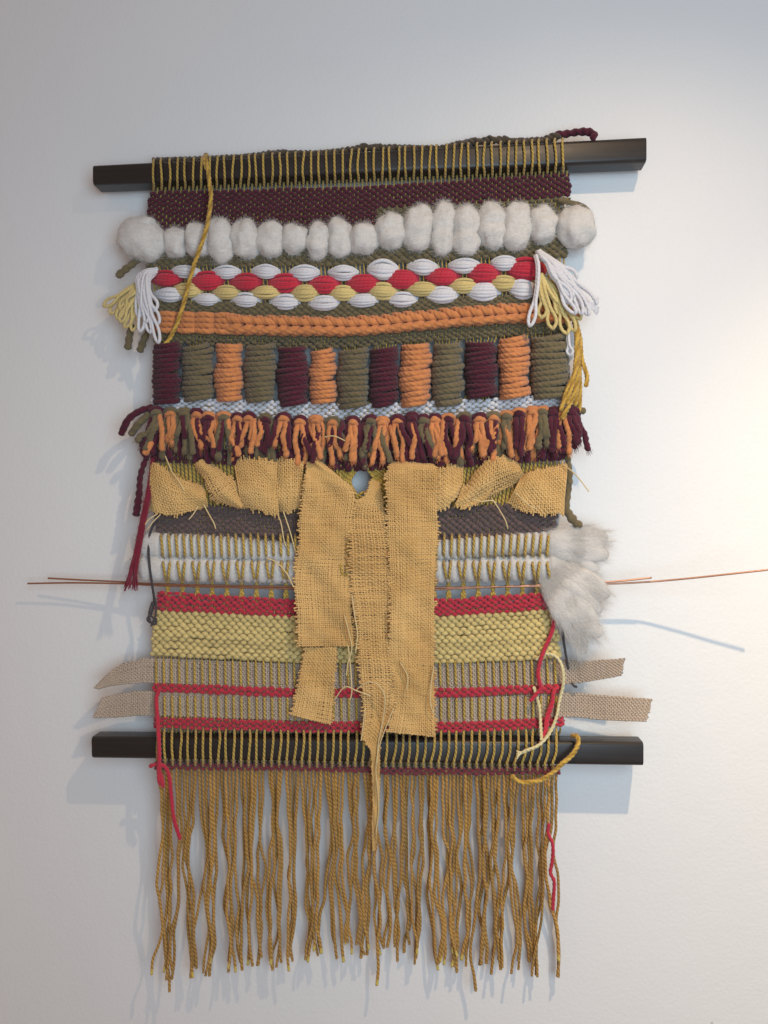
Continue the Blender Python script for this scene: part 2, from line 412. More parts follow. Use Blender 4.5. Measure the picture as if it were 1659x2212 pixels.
def warp_u(kk, v):
    """where warp kk runs at height v"""
    v = np.asarray(v, float)
    u = LE(v) + 4 + (RE(v) - LE(v) - 8) * kk / (NW - 1.)
    uc = float(LE(800) + (RE(800) - LE(800)) * kk / (NW - 1.))
    ci = min(range(len(COLS)), key=lambda i: 0 if COLS[i][0] <= uc <= COLS[i][1] else min(abs(uc - COLS[i][0]), abs(uc - COLS[i][1])))
    c = (COLS[ci][0] + COLS[ci][1]) / 2
    g = sm(v, 722, 765) * (1 - sm(v, 845, 880))
    u = u * (1 - g) + (c + (u - c) * .62) * g
    # the four ends of each lashed cluster draw together at the copper wires
    j = int(kk // 4); cu = LE(1262) + 4 + (RE(1262) - LE(1262) - 8) * (4 * j + 1.5) / (NW - 1.)
    g2 = sm(v, 1206, 1260) * (1 - sm(v, 1296, 1322))
    off = ((kk % 4) - 1.5) * 2.6
    g3 = np.exp(-((v - 1268) / 9.0) ** 2)                  # they cross at the wire
    u = u * (1 - g2) + (cu + off * (1 - 2 * g3)) * g2
    # a gap is pushed open above the middle burlap strip
    g4 = np.exp(-((v - 1040) / 26.0) ** 2)
    du = u - 784
    u = u + np.where(np.abs(du) < 52, np.sign(du + 1e-6) * (1 - np.abs(du) / 52) * 24, 0) * g4
    return u
def warp_d(kk, v):
    v = np.asarray(v, float); d = base(v)
    front = 1.0 if kk % 2 == 0 else -1.0
    over = sm(v, 1150, 1162) * (1 - sm(v, 1196, 1207)) * (14.5 if front > 0 else -4)
    over2 = sm(v, 1207, 1220) * (1 - sm(v, 1243, 1258)) * (15.5 if front > 0 else -5)
    rib = (sm(v, 1420, 1432) * (1 - sm(v, 1476, 1486)) + sm(v, 1500, 1508) * (1 - sm(v, 1550, 1560))) * (3.4 * front)
    return d + over + over2 + rib

for kk in range(NW):
    front = kk % 2 == 0
    ut = float(warp_u(kk, 400)); v0 = float(bt(ut)); v1 = float(bb(ut))
    sl = rng.uniform(-3, 3)
    jx = rng.uniform(-2.2, 2.2)
    pts = []
    if front:
        pts += [(ut + sl + 2, v0 - 3, 14), (ut + sl + 1, v0 - 4, 28), (ut + sl, v0 - 1, 35.8), (ut + sl, v0 + 4, 38.6), (ut + sl * .4 + jx, (v0 + v1) / 2, 38.8), (ut + jx, v1 - 5, 38.6), (ut + jx * .6, v1 + 1, 36.5), (ut, v1 + 11, 29)]
    else:
        pts += [(ut, v1 + 12, 18)]
    vv = np.arange(v1 + 22, 1566, 6.0)
    pts = np.vstack([np.array(pts), np.stack([warp_u(kk, vv), vv, warp_d(kk, vv)], 1)])
    ub = float(warp_u(kk, 1566)); vt = float(lt(ub)); vb = float(lb(ub)); ue = float(warp_u(kk, 1650))
    ja = rng.uniform(-2.5, 2.5)
    if front: pts = np.vstack([pts, [(ub + ja * .4, 1576, 32), (ub + ja, vt - 7, 38), (ub + ja, vt - 1.5, 43), (ub + ja, vt + 5, 45.6), (ub + ja * .5 - 1, (vt + vb) / 2, 45.8), (ue, vb - 5, 45.6), (ue, vb + 1, 43.6), (ue, vb + 12, 38)]])
    else: pts = np.vstack([pts, [(ub, 1580, 24), (ub - 5, 1590, 13), (ub, 1620, 12), (ue, vb + 1, 14), (ue, vb + 12, 33)]])
    q = spline(pts, step=4.0); vv = q[:, 1]
    wide = sm(vv, 998, 1006) * (1 - sm(vv, 1084, 1096))
    woven = sm(vv, v1 + 14, v1 + 24) * (1 - sm(vv, 1148, 1158)) + sm(vv, 1284, 1292) * (1 - sm(vv, 1424, 1432)) + sm(vv, 1478, 1484) * (1 - sm(vv, 1503, 1508)) + sm(vv, 1552, 1558) * (1 - sm(vv, 1574, 1580))
    m = MB(); m.tube(P(q), 2.75 - .3 * (1 - sm(vv, v1, v1 + 6)) - 1.15 * woven + 1.9 * wide, 7, fuzz=0.02, fuzzlen=4)
    m.build("warp_cord", OCHRE, root)

# fringe
def fringe():
    order = list(range(NW))
    grp1, grp2 = [], []
    g = 0; cnt = 0; size = rng.choice([3, 4, 5, 6])
    for i in order:
        grp1.append(g); cnt += 1
        if cnt >= size: g += 1; cnt = 0; size = rng.choice([2, 3, 4, 5, 6])
    g = 0; cnt = 0; size = 2
    for i in order:
        grp2.append(g); cnt += 1
        if cnt >= size: g += 1; cnt = 0; size = rng.choice([2, 3, 3, 4, 5])
    endv = curve1([320, 420, 500, 620, 740, 860, 960, 1060, 1150, 1220], [2095, 2098, 2092, 2086, 2056, 2058, 2082, 2086, 2090, 2090])
    U0 = [float(warp_u(i, 1652)) for i in order]
    c1 = {q: np.mean([U0[i] for i in order if grp1[i] == q]) for q in set(grp1)}
    c2 = {q: np.mean([U0[i] for i in order if grp2[i] == q]) + rng.uniform(-9, 9) for q in set(grp2)}
    s1 = {q: rng.uniform(-7, 7) for q in c1}; s2 = {q: rng.uniform(-10, 10) for q in c2}
    h1 = {q: rng.uniform(.25, .5) for q in c1}
    for i in order:
        u0 = U0[i]
        ve = float(endv(u0)) + rng.uniform(-24, 20)
        if abs(u0 - 818) < 5: ve = 2128
        if abs(u0 - 1030) < 5: ve = 2140
        if abs(u0 - 358) < 5: ve = 2142
        v0 = 1654 + (u0 - 330) * .012
        t = np.linspace(0, 1, 15)
        v = v0 + (ve - v0) * t
        tight1, tight2 = rng.uniform(.35, .75), rng.uniform(.45, .85)
        a1 = np.exp(-((t - h1[grp1[i]]) / .22) ** 2) * tight1
        a2 = sm(t, .5, .9) * tight2
        u = u0 + (c1[grp1[i]] + s1[grp1[i]] - u0) * a1
        u = u * (1 - a2) + (c2[grp2[i]] + s2[grp2[i]]) * a2
        ph, fr = rng.uniform(0, 6.28), rng.uniform(1.2, 2.8)
        u = u + np.sin(ph + t * 6.28 * fr) * 2.7 * sm(t, .08, .4) + np.sin(ph * 2 + t * 19) * 2.1 * sm(t, .1, .4) + np.sin(ph * 3 + t * 37) * .9 + NR.normal(0, .9, 15) * sm(t, .05, .2)
        u += sm(t, .86, 1) * rng.uniform(-9, 9)
        if i == 0: u = u - sm(t, .75, 1) * 16
        de = np.interp(u0, [330, 650, 1220], [33, 22, 15]); d = 35 + (de - 35) * sm(t, 0, .8) + rng.uniform(-5.5, 5.5) * sm(t, 0, .15) + np.sin(ph + t * 9) * 1.6
        m = MB(); m.tube(P(spline(np.stack([u, v, d], 1), step=5.0)), 3.15 * rng.uniform(.85, 1.18), 7, fuzz=0.05, fuzzlen=4, rn=.08, uvend=10000)
        if rng.random() < .45:                             # frayed yellow cut end
            e = np.array([u[-1], v[-1], d[-1]])
        m.build("fringe_strand", FRINGE, root)
fringe()

# ---- woven bands: every weft pass is its own yarn, going over and under the warps
def band(label, top, bot, rows, mat, uL=None, uR=None, rad=None, amp=3.4, period=1.0, fuzz=0.0, doff=0.0, jit=1.0):
    uu = np.linspace(300, 1250, 96)
    midv = float(np.mean([top(770), bot(770)]))
    holder = None
    for r in range(rows):
        f = (r + .5) / rows
        vm = float(top(770) * (1 - f) + bot(770) * f)
        vLd, vRd = float(top(335) * (1 - f) + bot(335) * f), float(top(1210) * (1 - f) + bot(1210) * f)
        l = (LE(vLd) - 2 if uL is None else uL(vLd)) + rng.uniform(-3, 2.5); rr_ = (RE(vRd) + 2 if uR is None else uR(vRd)) + rng.uniform(-2.5, 3)
        u = np.arange(l, rr_, 1.9)
        v = top(u) * (1 - f) + bot(u) * f
        spacing = (bot(770) - top(770)) / rows
        W0, W1 = LE(v) + 4, RE(v) - 4
        kk = (u - W0) / (W1 - W0) * (NW - 1) / period
        c = np.cos(math.pi * (kk + r))
        d = base(v) + doff + amp * c
        v = v + np.array([noise.noise(Vector((x * .012, r * 3.1 + label.__len__(), 0))) for x in u]) * 2.4 * jit + np.interp(kk, np.arange(-4, NW + 6), NR.normal(0, .55, NW + 10))
        R = (rad or spacing * .66) * (.86 + .2 * c) * np.interp(kk, np.arange(-4, NW + 6), NR.normal(1, .09, NW + 10))
        # tuck the ends round the outer warp
        e = np.minimum(u - l, rr_ - u); d = d - np.clip(1 - e / 5, 0, 1) * 2
        m = MB(); m.tube(P(np.stack([u, v, d], 1)), R, 7, ref=(0, -1, 0), fuzz=fuzz, fuzzlen=4)
        if holder is None: holder = m.build("woven_band", mat, root, label)
        else: m.build("weft_row", mat, holder)
    return holder
lin = lambda *p: curve1([q[0] for q in p], [q[1] for q in p])
mar_top = lin((320, 415), (770, 404), (1235, 374))
def in_band(label, *a, **kw): return band(label, *a, **kw)
# maroon: full width upper half, then the longer left block
in_band("maroon woven band under the upper bar", mar_top, lin((320, 460), (770, 451), (1000, 440), (1235, 424)), 8, MAROON, fuzz=.05)
in_band("deeper left block of the maroon band", lin((320, 459), (815, 449)), lin((320, 512), (815, 490)), 8, MAROON, uR=lambda v: 815, fuzz=.05)
in_band("olive woven band behind the wool puffs", lin((810, 450), (1000, 440), (1235, 425)), lin((810, 490), (1235, 490)), 7, WOLIVE, uL=lambda v: 812, fuzz=.04)
in_band("olive woven band under the wool puffs", lin((320, 508), (1235, 490)), lin((320, 578), (770, 573), (1100, 555), (1235, 556)), 10, WOLIVE, fuzz=.04)
in_band("olive woven band under the lens stitches", lin((320, 648), (600, 655), (770, 652), (1000, 642), (1235, 634)), lin((320, 678), (600, 688), (770, 688), (1000, 668), (1235, 662)), 5, WOLIVE, fuzz=.04)
in_band("olive woven band under the orange braid", lin((320, 715), (620, 722), (770, 722), (1000, 705), (1235, 690)), lin((320, 738), (620, 754), (770, 750), (950, 735), (1235, 718)), 5, WOLIVE, fuzz=.04)
in_band("white woven band under the wrapped columns", lin((320, 856), (500, 862), (770, 872), (900, 868), (1230, 851)), lin((320, 886), (500, 900), (770, 911), (1000, 903), (1230, 882)), 6, WHITE)
in_band("maroon woven band under the yarn tufts", lin((320, 965), (770, 985), (1230, 965)), lin((320, 998), (600, 1004), (770, 1018), (1000, 1008), (1230, 992)), 5, MAROON, fuzz=.05)
in_band("dark brown woven band", lin((320, 1090), (640, 1100), (945, 1096), (1210, 1085)), lin((320, 1155), (640, 1174), (945, 1170), (1210, 1146)), 10, BROWN, fuzz=.02)
in_band("red woven band", lin((335, 1277), (640, 1295), (979, 1294), (1195, 1278)), lin((335, 1318), (640, 1332), (979, 1331), (1195, 1313)), 6, RED)
in_band("yellow woven band", lin((325, 1318), (640, 1333), (979, 1331), (1210, 1315)), lin((325, 1416), (640, 1431), (979, 1432), (1215, 1421)), 12, YELLOW, rad=5.3)
in_band("upper narrow red woven band", lin((325, 1475), (640, 1487), (979, 1487), (1220, 1478)), lin((325, 1494), (640, 1507), (979, 1507), (1220, 1494)), 3, RED, amp=4.0)
in_band("lower narrow red woven band", lin((325, 1547), (640, 1558), (979, 1560), (1220, 1549)), lin((325, 1572), (640, 1581), (979, 1582), (1220, 1569)), 4, RED, amp=4.0)
in_band("dark red twined row under the lower bar", lin((322, 1645), (700, 1650), (850, 1658), (1215, 1655)), lin((322, 1662), (700, 1666), (850, 1674), (1215, 1672)), 3, DARKRED, doff=6, amp=3.4)

# ---- yarn helper
def yarn(name, pts, r, mat, parent=None, sides=9, lobes=0, amp=.0, pitch=16, rel=True, step=3.0, fuzz=.05, fuzzlen=5, label=None, mb=None, taper=None):
    p = np.array(pts, float)
    if rel: p[:, 2] += base(p[:, 1])
    q = spline(p, step=step)
    if taper is not None: r = np.interp(np.linspace(0, 1, len(q)), np.linspace(0, 1, len(taper)), taper)
    m = mb or MB()
    m.tube(P(q), r, sides, lobes=lobes, amp=amp, pitch=pitch, fuzz=fuzz, fuzzlen=fuzzlen, rn=.12 if fuzz >= .2 else .06)
    return None if mb else m.build(name, mat, parent or root, label)

# twined edge along the top of the upper bar
tw = curve1([332, 430, 520, 600, 680, 749, 786, 874, 949, 1007, 1074, 1116, 1166, 1207], [344, 341, 337, 327, 329, 322, 314, 316, 318, 304, 297, 302, 300, 289])
ew = None
for q in range(3):
    u = np.arange(332, 1210, 2.6)
    ph = q * 2 * math.pi / 3 + u / 17.0 * 2 * math.pi * .5
    bump = np.maximum(0, bt(u) - 3 - tw(u))
    v = tw(u) + 5 + np.sin(ph) * 4.0 + (bump * .25) * math.sin(q * 2.1) + NR.normal(0, .3, len(u))
    d = 18 + np.cos(ph) * 4 + q * 1.0
    m = MB(); m.tube(P(np.stack([u, v, d], 1)), 5.2, 8, lobes=2, amp=.12, pitch=15, ref=(0, 0, 1), fuzz=.12, fuzzlen=6)
    ob = m.build("twined_edge" if ew is None else "twine_strand", TWINE, root if ew is None else ew)
    if ew is None: ew = ob
yarn("yarn_tail", [(1200, 292, 20), (1225, 289, 22), (1250, 285, 26), (1272, 285, 30), (1284, 291, 33), (1280, 299, 35)], 7.5, MAROON, rel=False, lobes=2, amp=.15, pitch=16, fuzz=.3, step=2.5, sides=10)

# ---- wool puffs
def puff(u0, u1, v0, v1, tilt=0.0, depth=None, nodes=None, seed=0):
    cu, cv = (u0 + u1) / 2, (v0 + v1) / 2; a, b = (u1 - u0) / 2 * 1.10, (v1 - v0) / 2 * 1.02
    o = P([(cu, cv, base(cv) + 6)])[0]
    dep = (depth or min(a, b) * .85) * S
    nu, nv = 30, 20
    th = np.linspace(0, 2 * math.pi, nu, endpoint=False); fi = np.linspace(.02, math.pi - .02, nv)
    T, F = np.meshgrid(th, fi)
    sgn = lambda x, p: np.sign(x) * np.abs(x) ** p
    X = sgn(np.cos(T), .85) * np.sin(F) ** .8; Y = -np.sin(T) * np.sin(F) ** .8; Z = sgn(np.cos(F), .85)
    if nodes is not None: X = X * (1 - .17 * np.exp(-((Z - nodes) / .16) ** 2)); Y = Y * (1 - .25 * np.exp(-((Z - nodes) / .16) ** 2))
    V = np.stack([X.ravel() * a * S, Y.ravel() * dep, Z.ravel() * b * S], 1)
    nn = V / (np.linalg.norm(V, axis=1)[:, None] + 1e-9)
    off = np.array([noise.noise(Vector(p) * 85 + Vector((seed * 7.3, 1.7, 0))) * .0042 + noise.noise(Vector((p[0] * 200, p[1] * 200, p[2] * 50)) + Vector((seed, 0, 3))) * .0007 for p in V])
    V = V + nn * off[:, None]
    c, s_ = math.cos(tilt), math.sin(tilt)
    rot = np.array([[c, 0, s_], [0, 1, 0], [-s_, 0, c]])
    V = V @ rot.T + o; nn = nn @ rot.T
    i = np.arange(nv - 1)[:, None]; j = np.arange(nu)[None, :]
    q = np.stack([i * nu + j, (i + 1) * nu + j, (i + 1) * nu + (j + 1) % nu, i * nu + (j + 1) % nu], -1).reshape(-1, 4)
    m = MB(); m.add(V, q, np.zeros((len(q) * 4, 2)))
    n = int(a * b * 1.9); ii = NR.randint(0, len(V), n)
    tan = np.cross(nn[ii], NR.normal(0, 1, (n, 3)) + np.array([0, 0, 0])); tan /= np.linalg.norm(tan, axis=1)[:, None] + 1e-9
    m.hairs(V[ii] - nn[ii] * .0006, nn[ii], tan, 12, .12, .12, .32)
    return m.build("wool_puff", WOOL, root)
PUFFS = [(356, 402, 494, 557), (402, 453, 486, 553), (450, 503, 472, 568), (503, 559, 479, 557), (557, 612, 483, 554), (612, 664, 488, 547), (664, 711, 484, 559),
         (709, 759, 475, 555), (757, 815, 485, 547), (815, 874, 465, 538), (874, 932, 449, 543), (932, 982, 440, 548), (978, 1036, 449, 548), (1036, 1093, 443, 536),
         (1088, 1145, 443, 538), (1145, 1201, 451, 524)]
for i, p in enumerate(PUFFS): puff(*p, tilt=rng.uniform(-.12, .12), seed=i, nodes={11: -.05, 12: -.1, 13: .0}.get(i))
puff(258, 358, 478, 560, tilt=.45, seed=31); puff(272, 340, 470, 530, tilt=-.2, seed=33)
puff(1208, 1280, 450, 532, tilt=-.35, seed=32)

# ---- lens shaped float stitches
def floats(rows, mat, n):
    for (u0, u1, v0, v1) in rows:
        m = MB(); c = (v0 + v1) / 2 + rng.uniform(-1.2, 1.2); h = (v1 - v0) / 2 * rng.uniform(.92, 1.08); tl = rng.uniform(-3, 3); sg = rng.uniform(.65, .95)
        for j in range(n):
            f = (j - (n - 1) / 2) / ((n - 1) / 2)
            t = np.linspace(0, 1, 22); s_ = np.sin(math.pi * t) ** sg
            jit = rng.uniform(-.08, .08); wob = rng.uniform(-.8, .8); wf = rng.uniform(2, 5)
            u = u0 - 3 + (u1 - u0 + 6) * t; v = c + (f * .84 + jit) * h * (.12 + .88 * s_) + math.sin(j * 2.1) * .5 + tl * (t - .5) + wob * np.sin(t * wf + j) * s_
            d = base(v) + 2 + 10.5 * s_ * math.sqrt(max(0.06, 1 - (f * .9) ** 2)) * .95 + rng.uniform(-.5, .5) - (1 - s_) * 4
            m.tube(P(np.stack([u, v, d], 1)), h / n * 1.30 * (.72 + .28 * s_), 8, fuzz=.03, fuzzlen=4, ref=(0, -1, 0), rn=.08)
        m.build("float_stitch", mat, root)
WH1 = [(372, 431, 572, 601), (460, 518, 572, 602), (545, 603, 572, 603), (627, 688, 574, 605), (712, 771, 572, 607), (797, 858, 562, 605), (882, 945, 560, 595), (971, 1034, 557, 591), (1063, 1117, 551, 584)]
RD = [(323, 393, 584, 621), (412, 483, 588, 626), (498, 566, 590, 629), (582, 650, 591, 631), (667, 735, 593, 633), (750, 820, 590, 631), (834, 903, 583, 626), (921, 992, 576, 619), (1011, 1079, 570, 612), (1096, 1176, 557, 606)]
YE = [(372, 438, 614, 643), (460, 519, 616, 647), (542, 608, 616, 648), (627, 691, 614, 650), (710, 773, 616, 650), (794, 860, 611, 647), (877, 947, 607, 640), (969, 1034, 602, 634), (1061, 1115, 592, 630)]
WH2 = [(334, 398, 621, 655), (415, 478, 633, 662), (500, 563, 633, 665), (585, 648, 635, 670), (667, 733, 638, 671), (752, 817, 633, 664), (836, 902, 631, 664), (922, 988, 617, 655), (1011, 1079, 610, 650), (1101, 1156, 603, 648)]
floats(WH1, WHITE, 6); floats(RD, RED, 7); floats(YE, YELLOW, 6); floats(WH2, WHITE, 6)

# ---- orange braid
bc = curve1([330, 420, 497, 570, 653, 749, 820, 888, 960, 1027, 1141, 1235], [695, 697, 699, 703, 704, 706, 702, 694, 689, 683, 675, 678])
braid = None
for r in range(4):
    u = np.arange(338, 506, 2.2)
    ph = (u - 338) / 42.0 * math.pi
    pin = np.abs(np.sin(ph)) ** .5
    v = bc(u) + (r - 1.5) * (9.5 + 2.6 * pin) + NR.normal(0, .15, len(u))
    d = base(v) + 3 + 5.5 * pin
    m = MB(); m.tube(P(np.stack([u, v, d], 1)), 6.3, 12, lobes=2, amp=.08, pitch=13, ref=(0, -1, 0), fuzz=.2, rn=.12)
    ob = m.build("braid" if braid is None else "braid_strand", ORANGE, root if braid is None else braid)
    if braid is None: braid = ob; ob["label"] = "orange braid of thick wool"
u = 500.0
while u < 1228:
    m = MB()
    for s_ in (-1, 1):
        c = lambda x: float(bc(x))
        ht = 15 + rng.uniform(-1.5, 1.5)
        pts = [(u - 27, c(u) + s_ * (ht + 2), 0), (u - 15, c(u) + s_ * (ht + 1), 6), (u + 2, c(u) + s_ * ht * .66, 11), (u + 17, c(u) + s_ * ht * .34, 9), (u + 31, c(u) + s_ * 1.5, -2)]
        p = np.array(pts); p[:, 2] += base(p[:, 1]); q = spline(p, step=2.2)
        r_ = np.interp(np.linspace(0, 1, len(q)), [0, .3, .6, 1], [3, 7.6, 7.4, 3])
        m.tube(P(q), r_, 15, lobes=3, amp=.085, pitch=11, fuzz=.3, rn=.14)
    m.build("braid_stitch", ORANGE, braid)
    u += 25 + rng.uniform(-1.5, 1.5)

# ---- wrapped columns
CM = {'M': MAROON, 'O': OLIVE, 'R': ORANGE}
for ci, (u0, u1, v0, v1, col) in enumerate(COLS):
    N_ = 12 if col != 'O' else 11
    cx = (u0 + u1) / 2; hw = (u1 - u0) / 2 - 7.5; H = v1 - v0; pit = H / (N_ + .3)
    per = 30; tot = N_ * per
    th = np.arange(tot) / per * 2 * math.pi
    turn = np.arange(tot) / per
    kx = np.arange(N_ + 2)
    jw = np.interp(turn, kx, NR.uniform(-4.5, 2.5, N_ + 2)); jc = np.interp(turn, kx, NR.uniform(-2.8, 2.8, N_ + 2)); jv = np.interp(turn, kx, NR.uniform(-1.6, 1.6, N_ + 2)); jd = np.interp(turn, kx, NR.uniform(-1, 1, N_ + 2))
    waist = 1.06 - .14 * np.abs(turn / N_ * 2 - 1) ** 2.5 + .03 * np.sin(turn * .9 + ci)
    tl = np.interp(turn, kx, NR.uniform(-.16, .09, N_ + 2))
    u = cx + jc + (hw + jw) * waist * np.cos(th)
    v = v0 + pit * .65 + turn * pit + jv + np.sin(th) * 1.6 + (u - cx) * tl
    d = base(v) + 1 + (18 + jd) * waist * np.sin(th)
    m = MB(); m.tube(P(np.stack([u, v, d], 1)), pit * .56, 15, lobes=3, amp=.085, pitch=11, fuzz=.16, rn=.16)
    m.build("wrapped_column", CM[col], root, {'M': "maroon wrapped column", 'O': "olive wrapped column", 'R': "orange wrapped column"}[col])

# ---- tufts
hv = curve1([265, 335, 365, 400, 448, 530, 640, 770, 900, 1040, 1120, 1180, 1250], [905, 884, 884, 886, 894, 895, 902, 906, 900, 897, 889, 881, 888])
TUF = [(338, 'M', 'O', -26), (368, 'O', 'R', -3), (398, 'O', 'O', -6), (424, 'M', 'R', 20), (450, 'R', 'M', 4), (484, 'R', 'O', 2), (512, 'M', 'R', -3), (537, 'M', 'R', -4), (573, 'O', 'M', -4), (612, 'M', 'R', -8),
       (648, 'M', 'R', 2), (682, 'R', 'R', -2), (718, 'O', 'R', 12), (762, 'M', 'R', -3), (800, 'M', 'O', -2), (826, 'R', 'R', -6), (858, 'M', 'R', 10), (890, 'M', 'M', 8), (915, 'M', 'O', 22), (940, 'M', 'R', 10), (968, 'R', 'M', 8), (1003, 'O', 'M', -3),
       (1036, 'M', 'R', -2), (1066, 'O', 'R', -6), (1094, 'R', 'O', 2), (1122, 'R', 'M', 3), (1150, 'R', 'R', -9), (1172, 'R', 'O', 3), (1196, 'M', 'M', 5), (1214, 'M', 'R', 4), (1236, 'M', 'M', 16)]
for i, (u, c1, c2, lean) in enumerate(TUF):
    v = float(hv(u)) + 3 + rng.uniform(-3.5, 3.5); kn = None
    for lay, (col, wid, dv, dd) in enumerate(((c1, 15, -2, 11), (c2, 9, 5, 14))):
        m = MB(); th = np.linspace(math.pi * 1.08, -math.pi * .08, 9)
        top = [(u + wid * .86 * math.cos(a) + rng.uniform(-1, 1), v + dv + 8 - 11 * math.sin(a), dd + 3 * math.sin(a) - 5 * (1 - math.sin(a))) for a in th]
        r_ = rng.uniform(5.8, 7.0) if col != 'R' else rng.uniform(5.0, 6.2)
        q = np.array(top); q[:, 2] += base(q[:, 1])
        m.tube(P(spline(q, step=2.4)), r_, 15, lobes=3, amp=.085, pitch=12, fuzz=.4, rn=.2)
        for s_ in (-1, 1):
            L = rng.uniform(58, 98) * (1.0 if lay else 1.05)
            x0 = u + s_ * (5.5 if lay else 12.5) + rng.uniform(-2, 2)
            ln = lean + rng.uniform(-9, 9) + s_ * 3
            cv = rng.uniform(-7, 7)
            dz = 15 if lay else 9
            pts = [(x0 - s_ * 2, v + dv + 4, dz - 2), (x0 + s_ * 1 + cv * .2, v + 24, dz + 3), (x0 + ln * .45 + cv, v + 48, dz + 2 + rng.uniform(-2, 2)), (x0 + ln * .8, v + L * .8, dz + rng.uniform(-3, 2)), (x0 + ln, v + L, dz - 1 + rng.uniform(-2, 2))]
            q = np.array(pts); q[:, 2] += base(q[:, 1]); q = spline(q, step=2.4)
            rr = np.interp(np.linspace(0, 1, len(q)), [0, .8, .95, 1], [r_ * .92, r_ * .98, r_ * 1.12, r_ * .9])
            e = P(q[-1:]); dr = e - P(q[-3:-2]); dr = dr / np.linalg.norm(dr)
            m.hairs(np.repeat(e, 34, 0) + NR.normal(0, 1, (34, 3)) * S * r_ * .5, np.tile([0, -1.0, 0], (34, 1)), np.abs(np.repeat(dr, 34, 0)) * np.sign(dr), 8, .3, .1, .4)
            m.tube(P(q), rr, 15, lobes=3, amp=.085, pitch=12, fuzz=.4, rn=.22)
        lab = {'M': "maroon", 'O': "olive", 'R': "orange"}[col]
        ob = m.build("yarn_tuft" if kn is None else "tuft_strand", CM[col], root if kn is None else kn)
        if kn is None: kn = ob
# ends that lie across their neighbours
for i in range(40):
    u = 345 + i * 22 + rng.uniform(-9, 9); v = float(hv(u)) + rng.uniform(8, 22); ln = rng.uniform(-20, 22); L = rng.uniform(45, 78)
    col = rng.choice(['R', 'R', 'R', 'O', 'M', 'M'])
    yarn("tuft_tail", [(u - ln * .2, v - 4, 8), (u, v + 8, 17), (u + ln * .3 + rng.uniform(-6, 6), v + L * .45, 19), (u + ln * .8, v + L * .8, 18), (u + ln, v + L, 16)], 5.4 if col == 'R' else 6.2, CM[col], lobes=3, amp=.085, pitch=12, fuzz=.4, sides=14, step=2.4, taper=[5.2, 5.6, 5.6, 6.4])
# a deeper row of maroon ends below
for u in np.arange(345, 1222, 21.0):
    v = float(hv(u)); x = u + rng.uniform(-7, 7)
    yarn("tuft_tail", [(x, v + 45, 4), (x + rng.uniform(-5, 5), v + 75, 7), (x + rng.uniform(-9, 9), v + rng.uniform(96, 112), 6)], 7, MAROON if rng.random() < .82 else OLIVE, lobes=2, amp=.07, fuzz=.35, sides=11, step=2.5)
# strays at both sides
yarn("tuft_tail", [(330, 880, 8), (302, 888, 12), (278, 905, 14), (265, 930, 12), (262, 938, 12)], 7.5, MAROON, lobes=2, amp=.07, fuzz=.4, sides=11)
yarn("tuft_tail", [(322, 895, 10), (300, 915, 12), (283, 938, 10)], 8, OLIVE, lobes=2, amp=.07, fuzz=.4, sides=11)
yarn("tuft_tail", [(328, 910, 12), (318, 945, 12), (310, 975, 9), (318, 986, 9)], 8, MAROON, lobes=2, amp=.07, fuzz=.4, sides=11)
yarn("tuft_tail", [(328, 955, 13), (318, 972, 13), (314, 980, 13)], 7.5, ORANGE, fuzz=.3, sides=11)
yarn("tuft_tail", [(1228, 890, 10), (1243, 905, 12), (1249, 930, 10), (1246, 938, 9)], 11, MAROON, lobes=2, amp=.07, fuzz=.5, sides=11)
yarn("tuft_tail", [(1232, 880, 6), (1250, 886, 8), (1262, 888, 8)], 7, OLIVE, fuzz=.4, sides=10)
yarn("tuft_tail", [(1205, 940, 10), (1225, 948, 12), (1234, 958, 10)], 8, MAROON, lobes=2, amp=.07, fuzz=.5, sides=11)
yarn("tuft_tail", [(1190, 970, 9), (1212, 972, 10), (1224, 975, 9)], 6.5, MAROON, lobes=2, amp=.07, fuzz=.4, sides=11)

